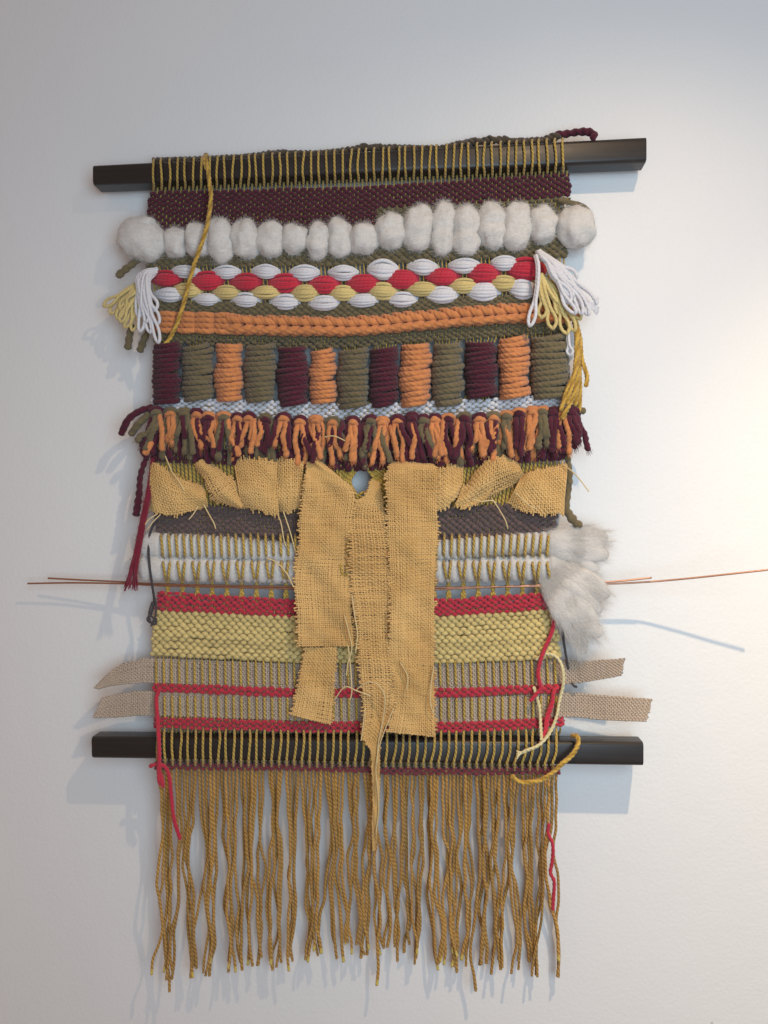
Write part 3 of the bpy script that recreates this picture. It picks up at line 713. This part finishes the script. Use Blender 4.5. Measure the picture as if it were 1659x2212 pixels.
# ---- sheets woven thread by thread (burlap strips and jute tape)
def sheet(name, rows, mat, pitch=4.1, fill=.95, wrinkle=1.9, seed=0.0, label=None, fray=7.0, frayend=0.0, lift=.7, bow=0.0, parent=None, rel=True, ragged=False):
    """rows: (uL, vL, dL, uR, vR, dR) along the strip"""
    R = np.array(rows, float)
    if rel: R[:, 2] += base(R[:, 1]); R[:, 5] += base(R[:, 4])
    G = spline(R, step=3.0)
    s = np.concatenate([[0], np.cumsum(np.linalg.norm(np.diff((G[:, :3] + G[:, 3:]) / 2 * np.array([1, 1, 1.7]), axis=0), axis=1))])
    Ltot = s[-1]; width = np.mean(np.linalg.norm((G[:, 3:5] - G[:, :2]), axis=1))
    def surf(a, l):
        """a across 0..1, l length along"""
        g = np.stack([np.interp(l, s, G[:, c]) for c in range(6)], -1)
        p = g[..., :3] * (1 - a)[..., None] + g[..., 3:] * a[..., None]
        x = a * 3.1 * width / 100; y = l / 55.0
        p[..., 2] += wrinkle * (np.sin(x * 2.1 + np.sin(y * 1.3 + seed) * 1.6 + seed) + .6 * np.sin(y * 2.3 + x * 1.1 + seed * 2.0) + .4 * np.sin(y * 5.1 - x * 3 + seed)) + bow * np.sin(np.pi * a)
        return p
    m = MB()
    nw = max(3, int(round(width / pitch))); nf = max(3, int(round(Ltot / pitch)))
    rr = pitch * .5 * fill
    for i in range(nw):
        l = np.arange(-frayend * rng.uniform(0, 1), Ltot + frayend * rng.uniform(0, 1) + .1, pitch / 2)
        lc = np.clip(l, 0, Ltot)
        a = np.full(len(l), (i + .5) / nw) + np.interp(l, np.linspace(0, Ltot, 6), NR.normal(0, .16 / nw, 6))
        p = surf(a, lc); ov = np.cos(math.pi * (l / pitch + i)) * lift
        ext = l - lc
        if frayend: p[:, 1] += ext * .8 * np.sign(G[-1, 1] - G[0, 1] + 1e-6) * (abs(G[-1, 1] - G[0, 1]) > 30); p[:, 0] += ext * .8 * np.sign(G[-1, 0] - G[0, 0] + 1e-6) * (abs(G[-1, 0] - G[0, 0]) > 30)
        p[:, 2] += ov
        m.tube(P(p), rr * rng.uniform(.78, 1.12), 4, ref=(0, -1, 0), flat=.6, caps=False, uvy=rng.random())
    for j in range(nf):
        l0 = (j + .5) / nf * Ltot
        f0, f1 = rng.uniform(0, fray) / width, rng.uniform(0, fray) / width
        aa = np.arange(-f0, 1 + f1 + 1e-6, pitch / 2 / width)
        l = l0 + np.interp(aa, np.linspace(0, 1, 5), NR.normal(0, .5, 5))
        p = surf(aa, np.clip(l, 0, Ltot)); p[:, 2] -= np.cos(math.pi * (aa * nw - .5 + j + .0)) * lift
        out = np.maximum(0, np.maximum(-aa, aa - 1)) * width
        p[:, 1] += out * rng.uniform(-.3, .5)
        m.tube(P(p), rr * rng.uniform(.75, 1.15), 4, ref=(0, -1, 0), flat=.6, caps=False, uvy=rng.random())
    return m.build(name, mat, parent or root, label)

# jute tape (two), threaded under every other warp
sheet("jute_tape", [(206, 1484, 8, 214, 1487, 8), (232, 1458, 7, 240, 1481, 7), (262, 1436, 4, 268, 1478, 4), (300, 1427, 2, 300, 1476, 2), (334, 1423, 0, 334, 1475, 0), (640, 1434, 0, 640, 1488, 0), (979, 1434, 0, 979, 1487, 0), (1213, 1427, 0, 1213, 1478, 0), (1260, 1429, 5, 1270, 1472, 5), (1348, 1423, 16, 1343, 1459, 15)],
      TAPE, pitch=4.1, fill=1.06, wrinkle=.25, fray=1.5, frayend=3, label="upper strip of jute tape with a pointed left end")
sheet("jute_tape", [(221, 1509, 7, 203, 1551, 8), (240, 1504, 5, 232, 1550, 6), (268, 1498, 3, 268, 1549, 3), (334, 1494, 0, 334, 1546, 0), (640, 1505, 0, 640, 1557, 0), (979, 1507, 0, 979, 1561, 0), (1213, 1498, 0, 1213, 1549, 0), (1300, 1503, 4, 1300, 1555, 4), (1409, 1511, 8, 1396, 1558, 8)],
      TAPE, pitch=4.1, fill=1.06, wrinkle=.25, fray=1.5, frayend=4, seed=2.0, label="lower strip of jute tape with slanted ends")

# burlap: the gathered horizontal pieces
BL = "burlap_strip"
sheet(BL, [(325, 996, 3, 321, 1094, 5), (350, 1010, 12, 338, 1106, 13), (384, 1031, 15, 370, 1112, 15), (415, 1044, 12, 412, 1104, 12), (440, 1050, 4, 450, 1095, 4)], BURLAP, bow=8, seed=.3, label="burlap piece at the left edge")
sheet(BL, [(420, 1004, 4, 444, 990, 4), (440, 1030, 12, 478, 1018, 10), (462, 1074, 15, 508, 1042, 12), (490, 1088, 14, 520, 1070, 8), (516, 1098, 8, 528, 1090, 4)], BURLAP, bow=8, seed=1.3, frayend=3)
sheet(BL, [(505, 998, 6, 521, 1094, 8), (530, 992, 12, 545, 1098, 14), (570, 996, 14, 575, 1106, 16), (598, 1000, 10, 603, 1112, 11)], BURLAP, bow=8, seed=2.2, fray=9)
sheet(BL, [(594, 996, 4, 601, 1106, 5), (620, 992, 10, 622, 1104, 11), (656, 1000, 8, 648, 1096, 8)], BURLAP, bow=8, seed=3.2, fray=8, wrinkle=2.6)
sheet(BL, [(940, 1015, 10, 944, 1102, 12), (970, 1008, 9, 966, 1092, 12), (1002, 1000, 3, 998, 1060, 6)], BURLAP, bow=8, seed=4.2, fray=9)
sheet(BL, [(1000, 1062, 6, 980, 1094, 6), (1026, 1022, 11, 1010, 1092, 9), (1056, 994, 13, 1056, 1074, 9), (1090, 988, 12, 1104, 1050, 9), (1117, 996, 6, 1136, 1030, 4)], BURLAP, bow=8, seed=5.1, pitch=4.6, fill=.82)
sheet(BL, [(998, 1052, 15, 984, 1092, 12), (1030, 1048, 15, 1012, 1094, 14), (1066, 1054, 13, 1052, 1078, 12)], BURLAP, seed=9.1, wrinkle=1)
sheet(BL, [(1128, 1028, 3, 1096, 1086, 3), (1150, 1020, 11, 1130, 1104, 12), (1190, 1011, 13, 1186, 1110, 14), (1226, 1003, 8, 1219, 1106, 10)], BURLAP, bow=8, seed=6.4, fray=8, label="burlap piece at the right edge")
# hanging strips
sheet(BL, [(660, 1399, 16, 726, 1399, 16), (648, 1459, 12, 723, 1459, 12), (640, 1505, 11, 720, 1514, 12), (630, 1545, 13, 715, 1566, 15)], BURLAP, seed=7.7, label="short burlap strip below the left one", frayend=3)
sheet(BL, [(664, 1000, 12, 690, 996, 12), (661, 1030, 17, 733, 1032, 18), (655, 1070, 20, 764, 1064, 16), (649, 1125, 21, 758, 1125, 17), (648, 1181, 22, 758, 1181, 16), (638, 1250, 21, 757, 1260, 17), (643, 1320, 20, 758, 1320, 18), (645, 1396, 22, 766, 1396, 18)],
      BURLAP, seed=8.8, wrinkle=2.6, fray=8, frayend=3, label="left hanging burlap strip")
sheet(BL, [(802, 1034, 3, 820, 1042, 3), (789, 1070, 10, 824, 1070, 8), (762, 1090, 15, 827, 1096, 14), (755, 1125, 18, 831, 1125, 18), (758, 1181, 22, 841, 1181, 19), (761, 1259, 21, 843, 1260, 18), (771, 1320, 21, 843, 1320, 19), (777, 1403, 20, 845, 1403, 20), (781, 1459, 20, 852, 1459, 19), (788, 1542, 22, 847, 1535, 22), (785, 1592, 24, 828, 1577, 26), (801, 1622, 25, 820, 1622, 25), (804, 1660, 24, 819, 1660, 23), (806, 1730, 22, 819, 1730, 20), (804, 1790, 21, 814, 1790, 20), (806, 1840, 20, 810, 1840, 19)],
      BURLAP, seed=10.3, wrinkle=1.6, fray=8, label="middle burlap strip ending in a twisted tail")
sheet(BL, [(846, 998, 11, 920, 1000, 9), (839, 1018, 24, 943, 1015, 22), (838, 1083, 25, 943, 1096, 22), (839, 1152, 24, 945, 1152, 23), (841, 1181, 24, 942, 1181, 24), (845, 1292, 24, 938, 1278, 23), (845, 1403, 24, 937, 1403, 23), (851, 1459, 23, 937, 1480, 22), (850, 1525, 22, 938, 1530, 22), (838, 1581, 25, 940, 1592, 25)],
      BURLAP, seed=12.1, wrinkle=2.0, fray=9, frayend=3, label="right hanging burlap strip")

# stray straw threads
TH = [[(357, 985, 12), (372, 1020, 20), (384, 1036, 22), (398, 1060, 20)], [(428, 1094, 12), (418, 1110, 14), (408, 1122, 14)], [(440, 1090, 12), (452, 1112, 12), (462, 1130, 12), (466, 1142, 11)],
      [(600, 1112, 12), (607, 1130, 13), (613, 1165, 14), (618, 1180, 14)], [(612, 1105, 12), (624, 1140, 15), (634, 1175, 15), (640, 1200, 18)],
      [(575, 1205, 16), (598, 1215, 19), (620, 1240, 20), (634, 1268, 20)], [(744, 1330, 24), (752, 1360, 25), (760, 1400, 25), (752, 1430, 22), (748, 1460, 20)],
      [(760, 1285, 26), (766, 1330, 26), (772, 1370, 26), (768, 1410, 25)], [(770, 1490, 24), (790, 1475, 30), (815, 1478, 34), (831, 1505, 34), (828, 1550, 30), (818, 1600, 28), (814, 1650, 28)],
      [(722, 1512, 18), (745, 1484, 24), (770, 1492, 26), (800, 1503, 26)], [(850, 1530, 28), (834, 1570, 30), (820, 1610, 28), (812, 1660, 27), (818, 1740, 25), (812, 1800, 24)],
      [(937, 1440, 27), (931, 1480, 30), (930, 1520, 30), (936, 1540, 30)], [(864, 1430, 28), (880, 1460, 30), (878, 1490, 30)],
      [(1020, 1078, 20), (1040, 1083, 22), (1062, 1081, 20), (1072, 1086, 18)], [(1062, 1076, 18), (1078, 1100, 22), (1092, 1125, 24), (1097, 1142, 22)], [(1112, 1064, 22), (1128, 1078, 26), (1146, 1094, 27), (1160, 1099, 26)],
      [(1215, 1002, 14), (1240, 1022, 22), (1256, 1040, 30), (1272, 1062, 34)], [(340, 1110, 16), (322, 1122, 18), (310, 1138, 18)], [(346, 1112, 16), (330, 1128, 18), (316, 1146, 16)],
      [(700, 944, 22), (722, 942, 26), (745, 952, 24)], [(752, 1395, 22), (757, 1440, 22), (760, 1490, 22), (757, 1510, 22)], [(788, 1530, 26), (784, 1570, 27), (780, 1600, 28)]]
for t in TH: yarn("loose_thread", t, 1.35, STRAW, fuzz=.03, sides=6, step=4)

# ---- white roving rolls under the brown band
def roll(path, r0, pins, label, tail=None):
    p = np.array(path, float); p[:, 2] += base(p[:, 1]); q = spline(p, step=2.5)
    pin = np.array([np.min(np.abs(u - pins)) if len(pins) else 99 for u in q[:, 0]])
    r = np.interp(np.linspace(0, 1, len(q)), np.linspace(0, 1, len(r0)), r0) * (1 - .26 * np.exp(-(pin / 4.2) ** 2))
    r *= 1 + np.array([noise.noise(Vector((u * .05, r0[0], 0))) for u in q[:, 0]]) * .07
    W = P(q); m = MB()
    m.tube(W, r, 16, flat=.55, ref=(0, -1, 0), fuzz=.0)
    n = int(len(q) * 26); ii = NR.randint(0, len(q), n); an = NR.uniform(-1.9, 1.9, n)
    t = np.gradient(W, axis=0); t /= np.linalg.norm(t, axis=1)[:, None]
    a = np.array([0, -1.0, 0]); b = np.cross(t, a)
    nn = a[None, :] * np.cos(an)[:, None] + b[ii] * np.sin(an)[:, None]
    m.hairs(W[ii] + (a[None, :] * (np.cos(an) * r[ii] * .55 * S)[:, None] + b[ii] * (np.sin(an) * r[ii] * S)[:, None]) * .97, nn, t[ii], 10, .12, .12, .3)
    return m.build("wool_roll", WOOL, root, label)
ev = np.array([float(warp_u(kk, 1180)) for kk in range(0, NW, 2)]); ev2 = np.array([float(warp_u(kk, 1232)) for kk in range(0, NW, 2)])
roll([(312, 1180, 3), (330, 1177, 4), (352, 1178, 4), (500, 1184, 4), (640, 1193, 4), (790, 1195, 4), (945, 1188, 4), (1080, 1178, 4), (1200, 1170, 4)], [27, 27, 24, 22.5, 22.5, 22.5, 22.5, 22.5, 24], ev, "upper roll of white wool under cords")
roll([(312, 1228, 3), (330, 1227, 4), (352, 1227, 4), (500, 1231, 4), (640, 1236, 4), (790, 1238, 4), (945, 1234, 4), (1080, 1228, 4), (1200, 1224, 4)], [28, 28, 26, 26, 25, 25, 25, 26, 28], ev2, "lower roll of white wool under cords")

def roving(paths, label):
    m = MB()
    for path, r0, fl in paths:
        p = np.array(path, float); p[:, 2] += base(p[:, 1]); q = spline(p, step=4)
        r = np.interp(np.linspace(0, 1, len(q)), np.linspace(0, 1, len(r0)), r0)
        r = r * (1 + np.array([noise.noise(Vector((x[0] * .03, x[1] * .03, 0))) for x in q]) * .12)
        W = P(q)
        k0 = m.n
        m.tube(W, r, 26, ref=(0, -1, 0), flat=fl)
        V = m.v[-1]
        V += np.array([[noise.noise(Vector(x) * 34) * .004, noise.noise(Vector(x) * 40) * .004, noise.noise(Vector(x) * 34 + Vector((5, 5, 5))) * .004] for x in V])
        n = int(len(q) * np.mean(r0) * 2.6); ii = NR.randint(0, len(q), n); an = NR.uniform(-1.9, 1.9, n)
        t = np.gradient(W, axis=0); t /= np.linalg.norm(t, axis=1)[:, None]
        a = np.array([0, -1.0, 0]); b = np.cross(t, a)
        nn = a[None, :] * np.cos(an)[:, None] + b[ii] * np.sin(an)[:, None]
        m.hairs(W[ii] + (a[None, :] * (np.cos(an) * r[ii] * fl * S)[:, None] + b[ii] * (np.sin(an) * r[ii] * S)[:, None]) * .97, nn, t[ii], 26, .13, .03, .16)
    return m.build("wool_tail", WOOL, root, label)
roving([([(1192, 1172, 4), (1245, 1167, 9), (1284, 1162, 11), (1308, 1160, 10)], [24, 31, 29, 12], .42),
        ([(1194, 1176, 4), (1245, 1181, 10), (1286, 1189, 11), (1308, 1194, 10)], [24, 31, 30, 14], .42),
        ([(1196, 1180, 4), (1238, 1198, 9), (1270, 1222, 10), (1284, 1240, 9)], [22, 28, 25, 9], .42)], "upper white wool tuft on the right")
roving([([(1186, 1222, 5), (1236, 1250, 15), (1284, 1276, 18), (1310, 1290, 16)], [24, 34, 30, 10], .4),
        ([(1186, 1225, 5), (1232, 1268, 16), (1272, 1300, 18), (1294, 1318, 16)], [24, 34, 28, 10], .4),
        ([(1190, 1230, 5), (1228, 1300, 17), (1266, 1350, 19), (1294, 1376, 17)], [24, 36, 32, 10], .4),
        ([(1190, 1234, 5), (1222, 1308, 16), (1250, 1368, 18), (1258, 1404, 15)], [24, 34, 27, 8], .4)], "lower white wool tail on the right")

# ---- looped ends
def loop(m, path, wid, r, d1=2.0, fz=.02):
    p = spline(np.array(path, float), step=4); n = len(p)
    t = np.gradient(p[:, :2], axis=0); t /= np.linalg.norm(t, axis=1)[:, None] + 1e-9
    nrm = np.stack([-t[:, 1], t[:, 0]], 1); x = np.linspace(0, 1, n)
    wv = wid * (.25 + .95 * sm(x, .62, .86) * np.sqrt(np.clip(1 - ((x - .86) / .14).clip(0, 1) ** 2, 0.02, 1)))
    A = p.copy(); A[:, :2] += nrm * wv[:, None] / 2; B = p.copy(); B[:, :2] -= nrm * wv[:, None] / 2; B[:, 2] += d1
    q = np.vstack([A, p[-1:] + np.array([[t[-1, 0] * wid * .25, t[-1, 1] * wid * .25, d1 / 2]]), B[::-1]])
    q[:, 2] += base(q[:, 1])
    m.tube(P(spline(q, step=3)), r, 8, fuzz=fz, fuzzlen=4)
def tassel(name, paths, wid, r, mat, label):
    t = None
    for i, pth in enumerate(paths):
        m = MB(); loop(m, pth, wid * rng.uniform(.75, 1.2), r)
        ob = m.build(name if t is None else "yarn_loop", mat, root if t is None else t, label if t is None else None)
        if t is None: t = ob
    return t
# left yellow, then left white in front
tassel("loop_tassel", [[(312, 604, 5), (280, 622, 10), (252, 642, 12), (226, 660, 10)], [(312, 608, 6), (284, 630, 13), (268, 660, 15), (254, 686, 12)], [(310, 612, 6), (288, 650, 12), (280, 690, 13), (270, 706, 11)],
                       [(316, 612, 8), (296, 650, 15), (292, 690, 13), (286, 712, 12)], [(310, 610, 8), (290, 632, 17), (272, 645, 17), (262, 668, 15)], [(314, 610, 6), (300, 645, 14), (300, 672, 14), (298, 688, 12)], [(306, 612, 6), (270, 640, 9), (250, 660, 9), (240, 676, 8)],
                       [(306, 618, 9), (282, 655, 16), (268, 675, 16), (262, 694, 13)]], 11, 3.2, YELLOW, "yellow yarn loops at the left edge")
tassel("loop_tassel", [[(338, 582, 10), (312, 590, 16), (304, 640, 22), (306, 690, 20), (303, 714, 19)], [(338, 584, 10), (316, 596, 18), (310, 650, 22), (320, 700, 22), (325, 717, 21)], [(338, 586, 10), (322, 600, 19), (324, 650, 22), (336, 680, 20), (342, 697, 20)],
                       [(336, 588, 10), (316, 600, 20), (322, 660, 24), (336, 710, 24), (342, 738, 24)], [(336, 582, 9), (306, 592, 14), (297, 640, 18), (300, 668, 17), (300, 684, 17)], [(340, 580, 9), (308, 598, 16), (312, 650, 24), (316, 680, 22), (316, 694, 22)], [(336, 584, 9), (300, 596, 13), (300, 630, 20), (310, 660, 21), (312, 676, 20)],
                       [(334, 590, 10), (318, 612, 20), (330, 650, 22), (334, 668, 21)]], 12, 3.5, WHITE, "white yarn loops at the left edge")
tassel("loop_tassel", [[(1168, 592, 18), (1164, 620, 22), (1172, 655, 22), (1170, 684, 20)], [(1168, 592, 18), (1176, 630, 23), (1188, 670, 22), (1194, 707, 20)], [(1170, 594, 16), (1184, 626, 22), (1202, 655, 20), (1211, 678, 17)], [(1172, 600, 14), (1200, 640, 20), (1216, 690, 18), (1224, 718, 16)],
                       [(1176, 600, 14), (1210, 640, 18), (1226, 680, 16), (1240, 712, 15)], [(1180, 604, 12), (1214, 630, 14), (1236, 660, 13), (1252, 686, 12)]], 14, 3.6, YELLOW, "yellow yarn loops at the right edge")
tassel("loop_tassel", [[(1160, 544, 14), (1170, 556, 24), (1186, 572, 26), (1200, 600, 26), (1222, 632, 26), (1228, 648, 24)], [(1162, 544, 14), (1190, 566, 26), (1212, 596, 26), (1232, 620, 26), (1244, 629, 25)], [(1160, 546, 14), (1184, 570, 26), (1206, 612, 28), (1222, 650, 28), (1242, 675, 26)],
                       [(1164, 546, 14), (1196, 572, 26), (1224, 606, 25), (1248, 650, 24), (1256, 676, 22)], [(1164, 544, 14), (1200, 570, 25), (1236, 610, 23), (1262, 660, 22), (1270, 678, 20)], [(1164, 543, 14), (1202, 568, 22), (1240, 606, 21), (1274, 644, 20), (1286, 655, 18)],
                       [(1164, 542, 14), (1204, 572, 20), (1250, 618, 19), (1280, 650, 18), (1288, 646, 18)], [(1162, 546, 14), (1180, 566, 25), (1194, 596, 28), (1218, 622, 28), (1230, 652, 26)], [(1164, 544, 14), (1200, 566, 22), (1226, 584, 22), (1244, 598, 22)], [(1162, 545, 14), (1194, 580, 27), (1220, 615, 28), (1236, 640, 27)],
                       [(1157, 552, 20), (1162, 576, 27), (1160, 620, 28), (1152, 670, 27), (1145, 702, 26)]], 12, 3.6, WHITE, "white yarn loops at the right edge")
m = MB(); loop(m, [(1226, 715, 12), (1228, 740, 14), (1232, 766, 14)], 11, 3.0); m.build("yarn_loop", WHITE, root)
# frayed white ends
m = MB()
for i in range(26):
    a = rng.uniform(-.1, .95); p = [(1262 + rng.uniform(-12, 6), 650 + rng.uniform(-12, 12), 22), (1276 + 6 * math.cos(a), 660 + 12 * math.sin(a), 22), (1280 + 14 * math.cos(a), 664 + 22 * math.sin(a), 20)]
    yarn("x", p, .8, WHITE, mb=m, sides=4, fuzz=0, step=6)
m.build("frayed_end", WHITE, root)

# ---- loose yarns
yarn("gold_cord", [(446, 334, 18), (445, 343, 33), (449, 362, 38), (453, 400, 40), (456, 424, 40), (452, 462, 42), (446, 494, 52), (434, 530, 50), (420, 570, 46), (408, 612, 44), (396, 658, 40), (382, 700, 40), (366, 732, 38), (357, 743, 40)], 4.6, GOLD, rel=False, lobes=2, amp=.12, pitch=9, fuzz=.05, step=2, sides=10, label="gold cord hanging down from the upper bar")
yarn("gold_cord", [(444, 336, 18), (441, 343, 33), (442, 352, 36), (447, 366, 37)], 4.4, GOLD, rel=False, fuzz=.05)
for pts in ([(300, 560, 2), (284, 572, 6), (266, 586, 8), (255, 596, 8)], [(284, 700, 4), (280, 725, 6), (276, 752, 6)], [(322, 712, 3), (312, 732, 5), (302, 758, 6)]):
    yarn("yarn_tail", pts, 7.2, OLIVE, lobes=2, amp=.12, fuzz=.35, sides=11, step=2.5, taper=[6.5, 7, 8, 8.5])
yarn("yarn_tail", [(1208, 432, 8), (1232, 438, 9), (1254, 444, 9), (1270, 455, 8), (1278, 475, 7), (1279, 485, 6)], 5.5, OLIVE, fuzz=.3)
# ochre bundle at the right edge
for e in ([(1238, 672, 8), (1248, 720, 10), (1246, 790, 14), (1226, 840, 20), (1212, 886, 24)], [(1236, 676, 9), (1245, 730, 12), (1242, 800, 17), (1232, 845, 22), (1224, 872, 23)], [(1240, 680, 7), (1251, 740, 9), (1249, 800, 12), (1240, 850, 18), (1226, 882, 23), (1214, 904, 24)],
          [(1238, 676, 6), (1250, 740, 8), (1252, 800, 9), (1253, 850, 10), (1251, 890, 10)], [(1242, 684, 6), (1253, 730, 8), (1257, 775, 10), (1268, 812, 14), (1266, 834, 15)], [(1236, 672, 8), (1246, 726, 10), (1248, 790, 12), (1246, 850, 14), (1242, 876, 15)]):
    yarn("ochre_end", e, 4.4, GOLD, lobes=2, amp=.12, pitch=9, fuzz=.04, step=2.2, sides=10, taper=[4.2, 4.4, 4.4, 4.7])
yarn("yarn_tail", [(318, 985, 4), (310, 1005, 7), (303, 1030, 8), (301, 1062, 9), (298, 1085, 9), (294, 1112, 9)], 6, MAROON, lobes=2, amp=.14, fuzz=.2, step=2.5, sides=10, taper=[5.5, 6, 6.5, 7.5, 8])
CRIM = ym("crimson_roving", (.20, .012, .032), pitch=40, stripe=.2)
m = MB()
for i in range(19):
    o = (i - 9) / 9.0; j = rng.uniform(-1, 1)
    yarn("x", [(330 + o * 1.5, 990, 6), (326 + o * 2.5 + j, 1030, 10), (318 + o * 3.5, 1080, 14), (306 + o * 4 - j, 1140, 18), (297 + o * 5, 1190, 20), (288 + o * 8 + j * 2, 1235, 20 + rng.uniform(-2, 2)), (283 + o * 15 + j * 2, 1264 + rng.uniform(0, 13), 18 + rng.uniform(-3, 3))], 3, CRIM, mb=m, sides=7, fuzz=.25, fuzzlen=10, taper=[2.4, 2.8, 3.2, 3.2, 3, 2.2, .9])
m.build("wool_tail", CRIM, root, "crimson unspun wool tail at the left edge")
yarn("yarn_tail", [(344, 1108, 4), (325, 1150, 8), (321, 1190, 12), (324, 1230, 13), (329, 1265, 13), (333, 1300, 12), (326, 1328, 12)], 2.8, CHAR, step=2.5)
for pts in ([(331, 1282, 13), (337, 1305, 14), (335, 1335, 14), (326, 1345, 14), (318, 1338, 14), (324, 1330, 15), (334, 1340, 15), (326, 1352, 14)], [(329, 1300, 13), (322, 1325, 14), (326, 1345, 15), (336, 1348, 14), (338, 1336, 14)]):
    yarn("yarn_tail", pts, 2.2, CHAR, step=2.5)
yarn("yarn_tail", [(1200, 1330, 4), (1212, 1350, 6), (1219, 1395, 7), (1226, 1435, 3), (1232, 1465, -6), (1238, 1480, 6), (1246, 1484, 8)], 2.7, CHAR, step=2.5)
yarn("yarn_tail", [(1226, 985, 4), (1230, 1020, 6), (1228, 1060, 8), (1224, 1096, 9), (1232, 1115, 10), (1244, 1130, 11), (1254, 1136, 11)], 6.5, OLIVE, lobes=2, amp=.12, fuzz=.35, sides=10, step=2.5, taper=[6, 6.5, 7, 6, 6.5, 9, 8])
yarn("yarn_tail", [(1190, 1308, 8), (1197, 1330, 10), (1192, 1365, 11), (1178, 1398, 12), (1168, 1425, 12), (1162, 1455, 12), (1166, 1476, 12), (1168, 1488, 11), (1158, 1500, 11), (1146, 1514, 11)], 4.4, RED, lobes=2, amp=.12, pitch=10, step=2.2, sides=10, label="red yarn hanging at the right edge")
yarn("yarn_tail", [(1206, 1483, 6), (1196, 1495, 9), (1192, 1520, 9), (1182, 1550, 10), (1178, 1580, 14), (1166, 1605, 22)], 4.8, RED, lobes=2, amp=.12, pitch=10, step=2.2, sides=10, taper=[4, 4.5, 5.5, 5.5, 4.5, 3])
yarn("yarn_tail", [(1158, 1424, 8), (1178, 1413, 10), (1200, 1418, 11), (1214, 1440, 12), (1217, 1475, 12), (1208, 1515, 12), (1203, 1545, 13), (1192, 1575, 16), (1176, 1598, 24), (1160, 1612, 26), (1140, 1620, 26), (1128, 1626, 26)], 3.6, CREAM, lobes=2, amp=.14, pitch=9, step=2.2, sides=10, label="cream yarn curling over the right edge")
m = MB()
for a in (-.5, -.15, .2, .6):
    yarn("x", [(1130, 1625, base(1625) * 0 + 26), (1122, 1627 + a * 6, 27), (1116, 1630 + a * 16, 27)], 1.5, CREAM, mb=m, sides=5, fuzz=0)
m.build("frayed_end", CREAM, root)
yarn("yarn_tail", [(1153, 1484, 8), (1158, 1500, 9), (1165, 1530, 10), (1168, 1570, 12), (1170, 1598, 24)], 3.6, CREAM, lobes=2, amp=.14, pitch=9, step=2.2, sides=10)
yarn("yarn_tail", [(345, 1488, 8), (338, 1510, 9), (341, 1560, 10), (343, 1590, 22), (344, 1640, 24), (343, 1680, 22), (346, 1694, 20)], 4.5, RED, lobes=2, amp=.12, pitch=10, step=2.2, sides=10, label="red yarn hanging at the left edge")
yarn("yarn_tail", [(324, 1655, 20), (342, 1650, 21), (358, 1658, 21), (366, 1680, 20), (370, 1720, 20), (376, 1770, 20), (389, 1812, 20)], 4.3, RED, lobes=2, amp=.12, pitch=10, step=2.2, sides=10)
yarn("yarn_tail", [(343, 1660, 20), (350, 1685, 22), (352, 1700, 20)], 4.3, RED, step=2.2)
yarn("yarn_tail", [(1186, 1780, 20), (1184, 1800, 20), (1194, 1825, 22), (1193, 1860, 22), (1189, 1885, 22), (1197, 1905, 22), (1195, 1945, 22), (1194, 1965, 22)], 3.8, RED, lobes=2, amp=.12, pitch=10, step=2.2, sides=10)
yarn("gold_cord", [(1236, 1590, 8), (1246, 1590, 18), (1249, 1604, 22), (1238, 1628, 24), (1214, 1650, 25), (1190, 1672, 24), (1165, 1686, 22), (1135, 1690, 21), (1116, 1686, 20), (1106, 1676, 20)], 4.8, GOLD, lobes=2, amp=.12, pitch=9, step=2, sides=10, label="gold cord looped over the right end of the lower bar")

# ------------------------------------------------------------------ copper wires
def wire(pts, label):
    q = spline(np.array(pts, float), step=6); u = q[:, 0]
    m = MB(); m.tube(P(q), 2.0, 10)
    ob = m.build("copper_wire", COPPER, None, label); ob["category"] = "wire"; ob["group"] = "copper wires threaded through the weaving"
D0 = float(base(1265)) + 2.0
wire([(60, 1260.5, 20), (160, 1259, 22), (270, 1261, 27), (350, 1265, D0), (640, 1272, D0), (800, 1275, D0), (945, 1273, D0), (1180, 1263, D0 + 4), (1280, 1259, D0 + 7), (1340, 1255, D0 + 9), (1407, 1248, D0 + 12)],
     "copper wire with the lower left end and the short right end")
wire([(104, 1249, 18), (180, 1253, 21), (270, 1257, 26), (350, 1261.5, D0), (640, 1268, D0), (800, 1271, D0), (945, 1269, D0), (1180, 1266, D0 + 4), (1300, 1262, D0 + 5), (1400, 1257, 37), (1492, 1249, 48), (1576, 1240, 60), (1658, 1231, 71)],
     "long copper wire reaching to the right side of the photo")
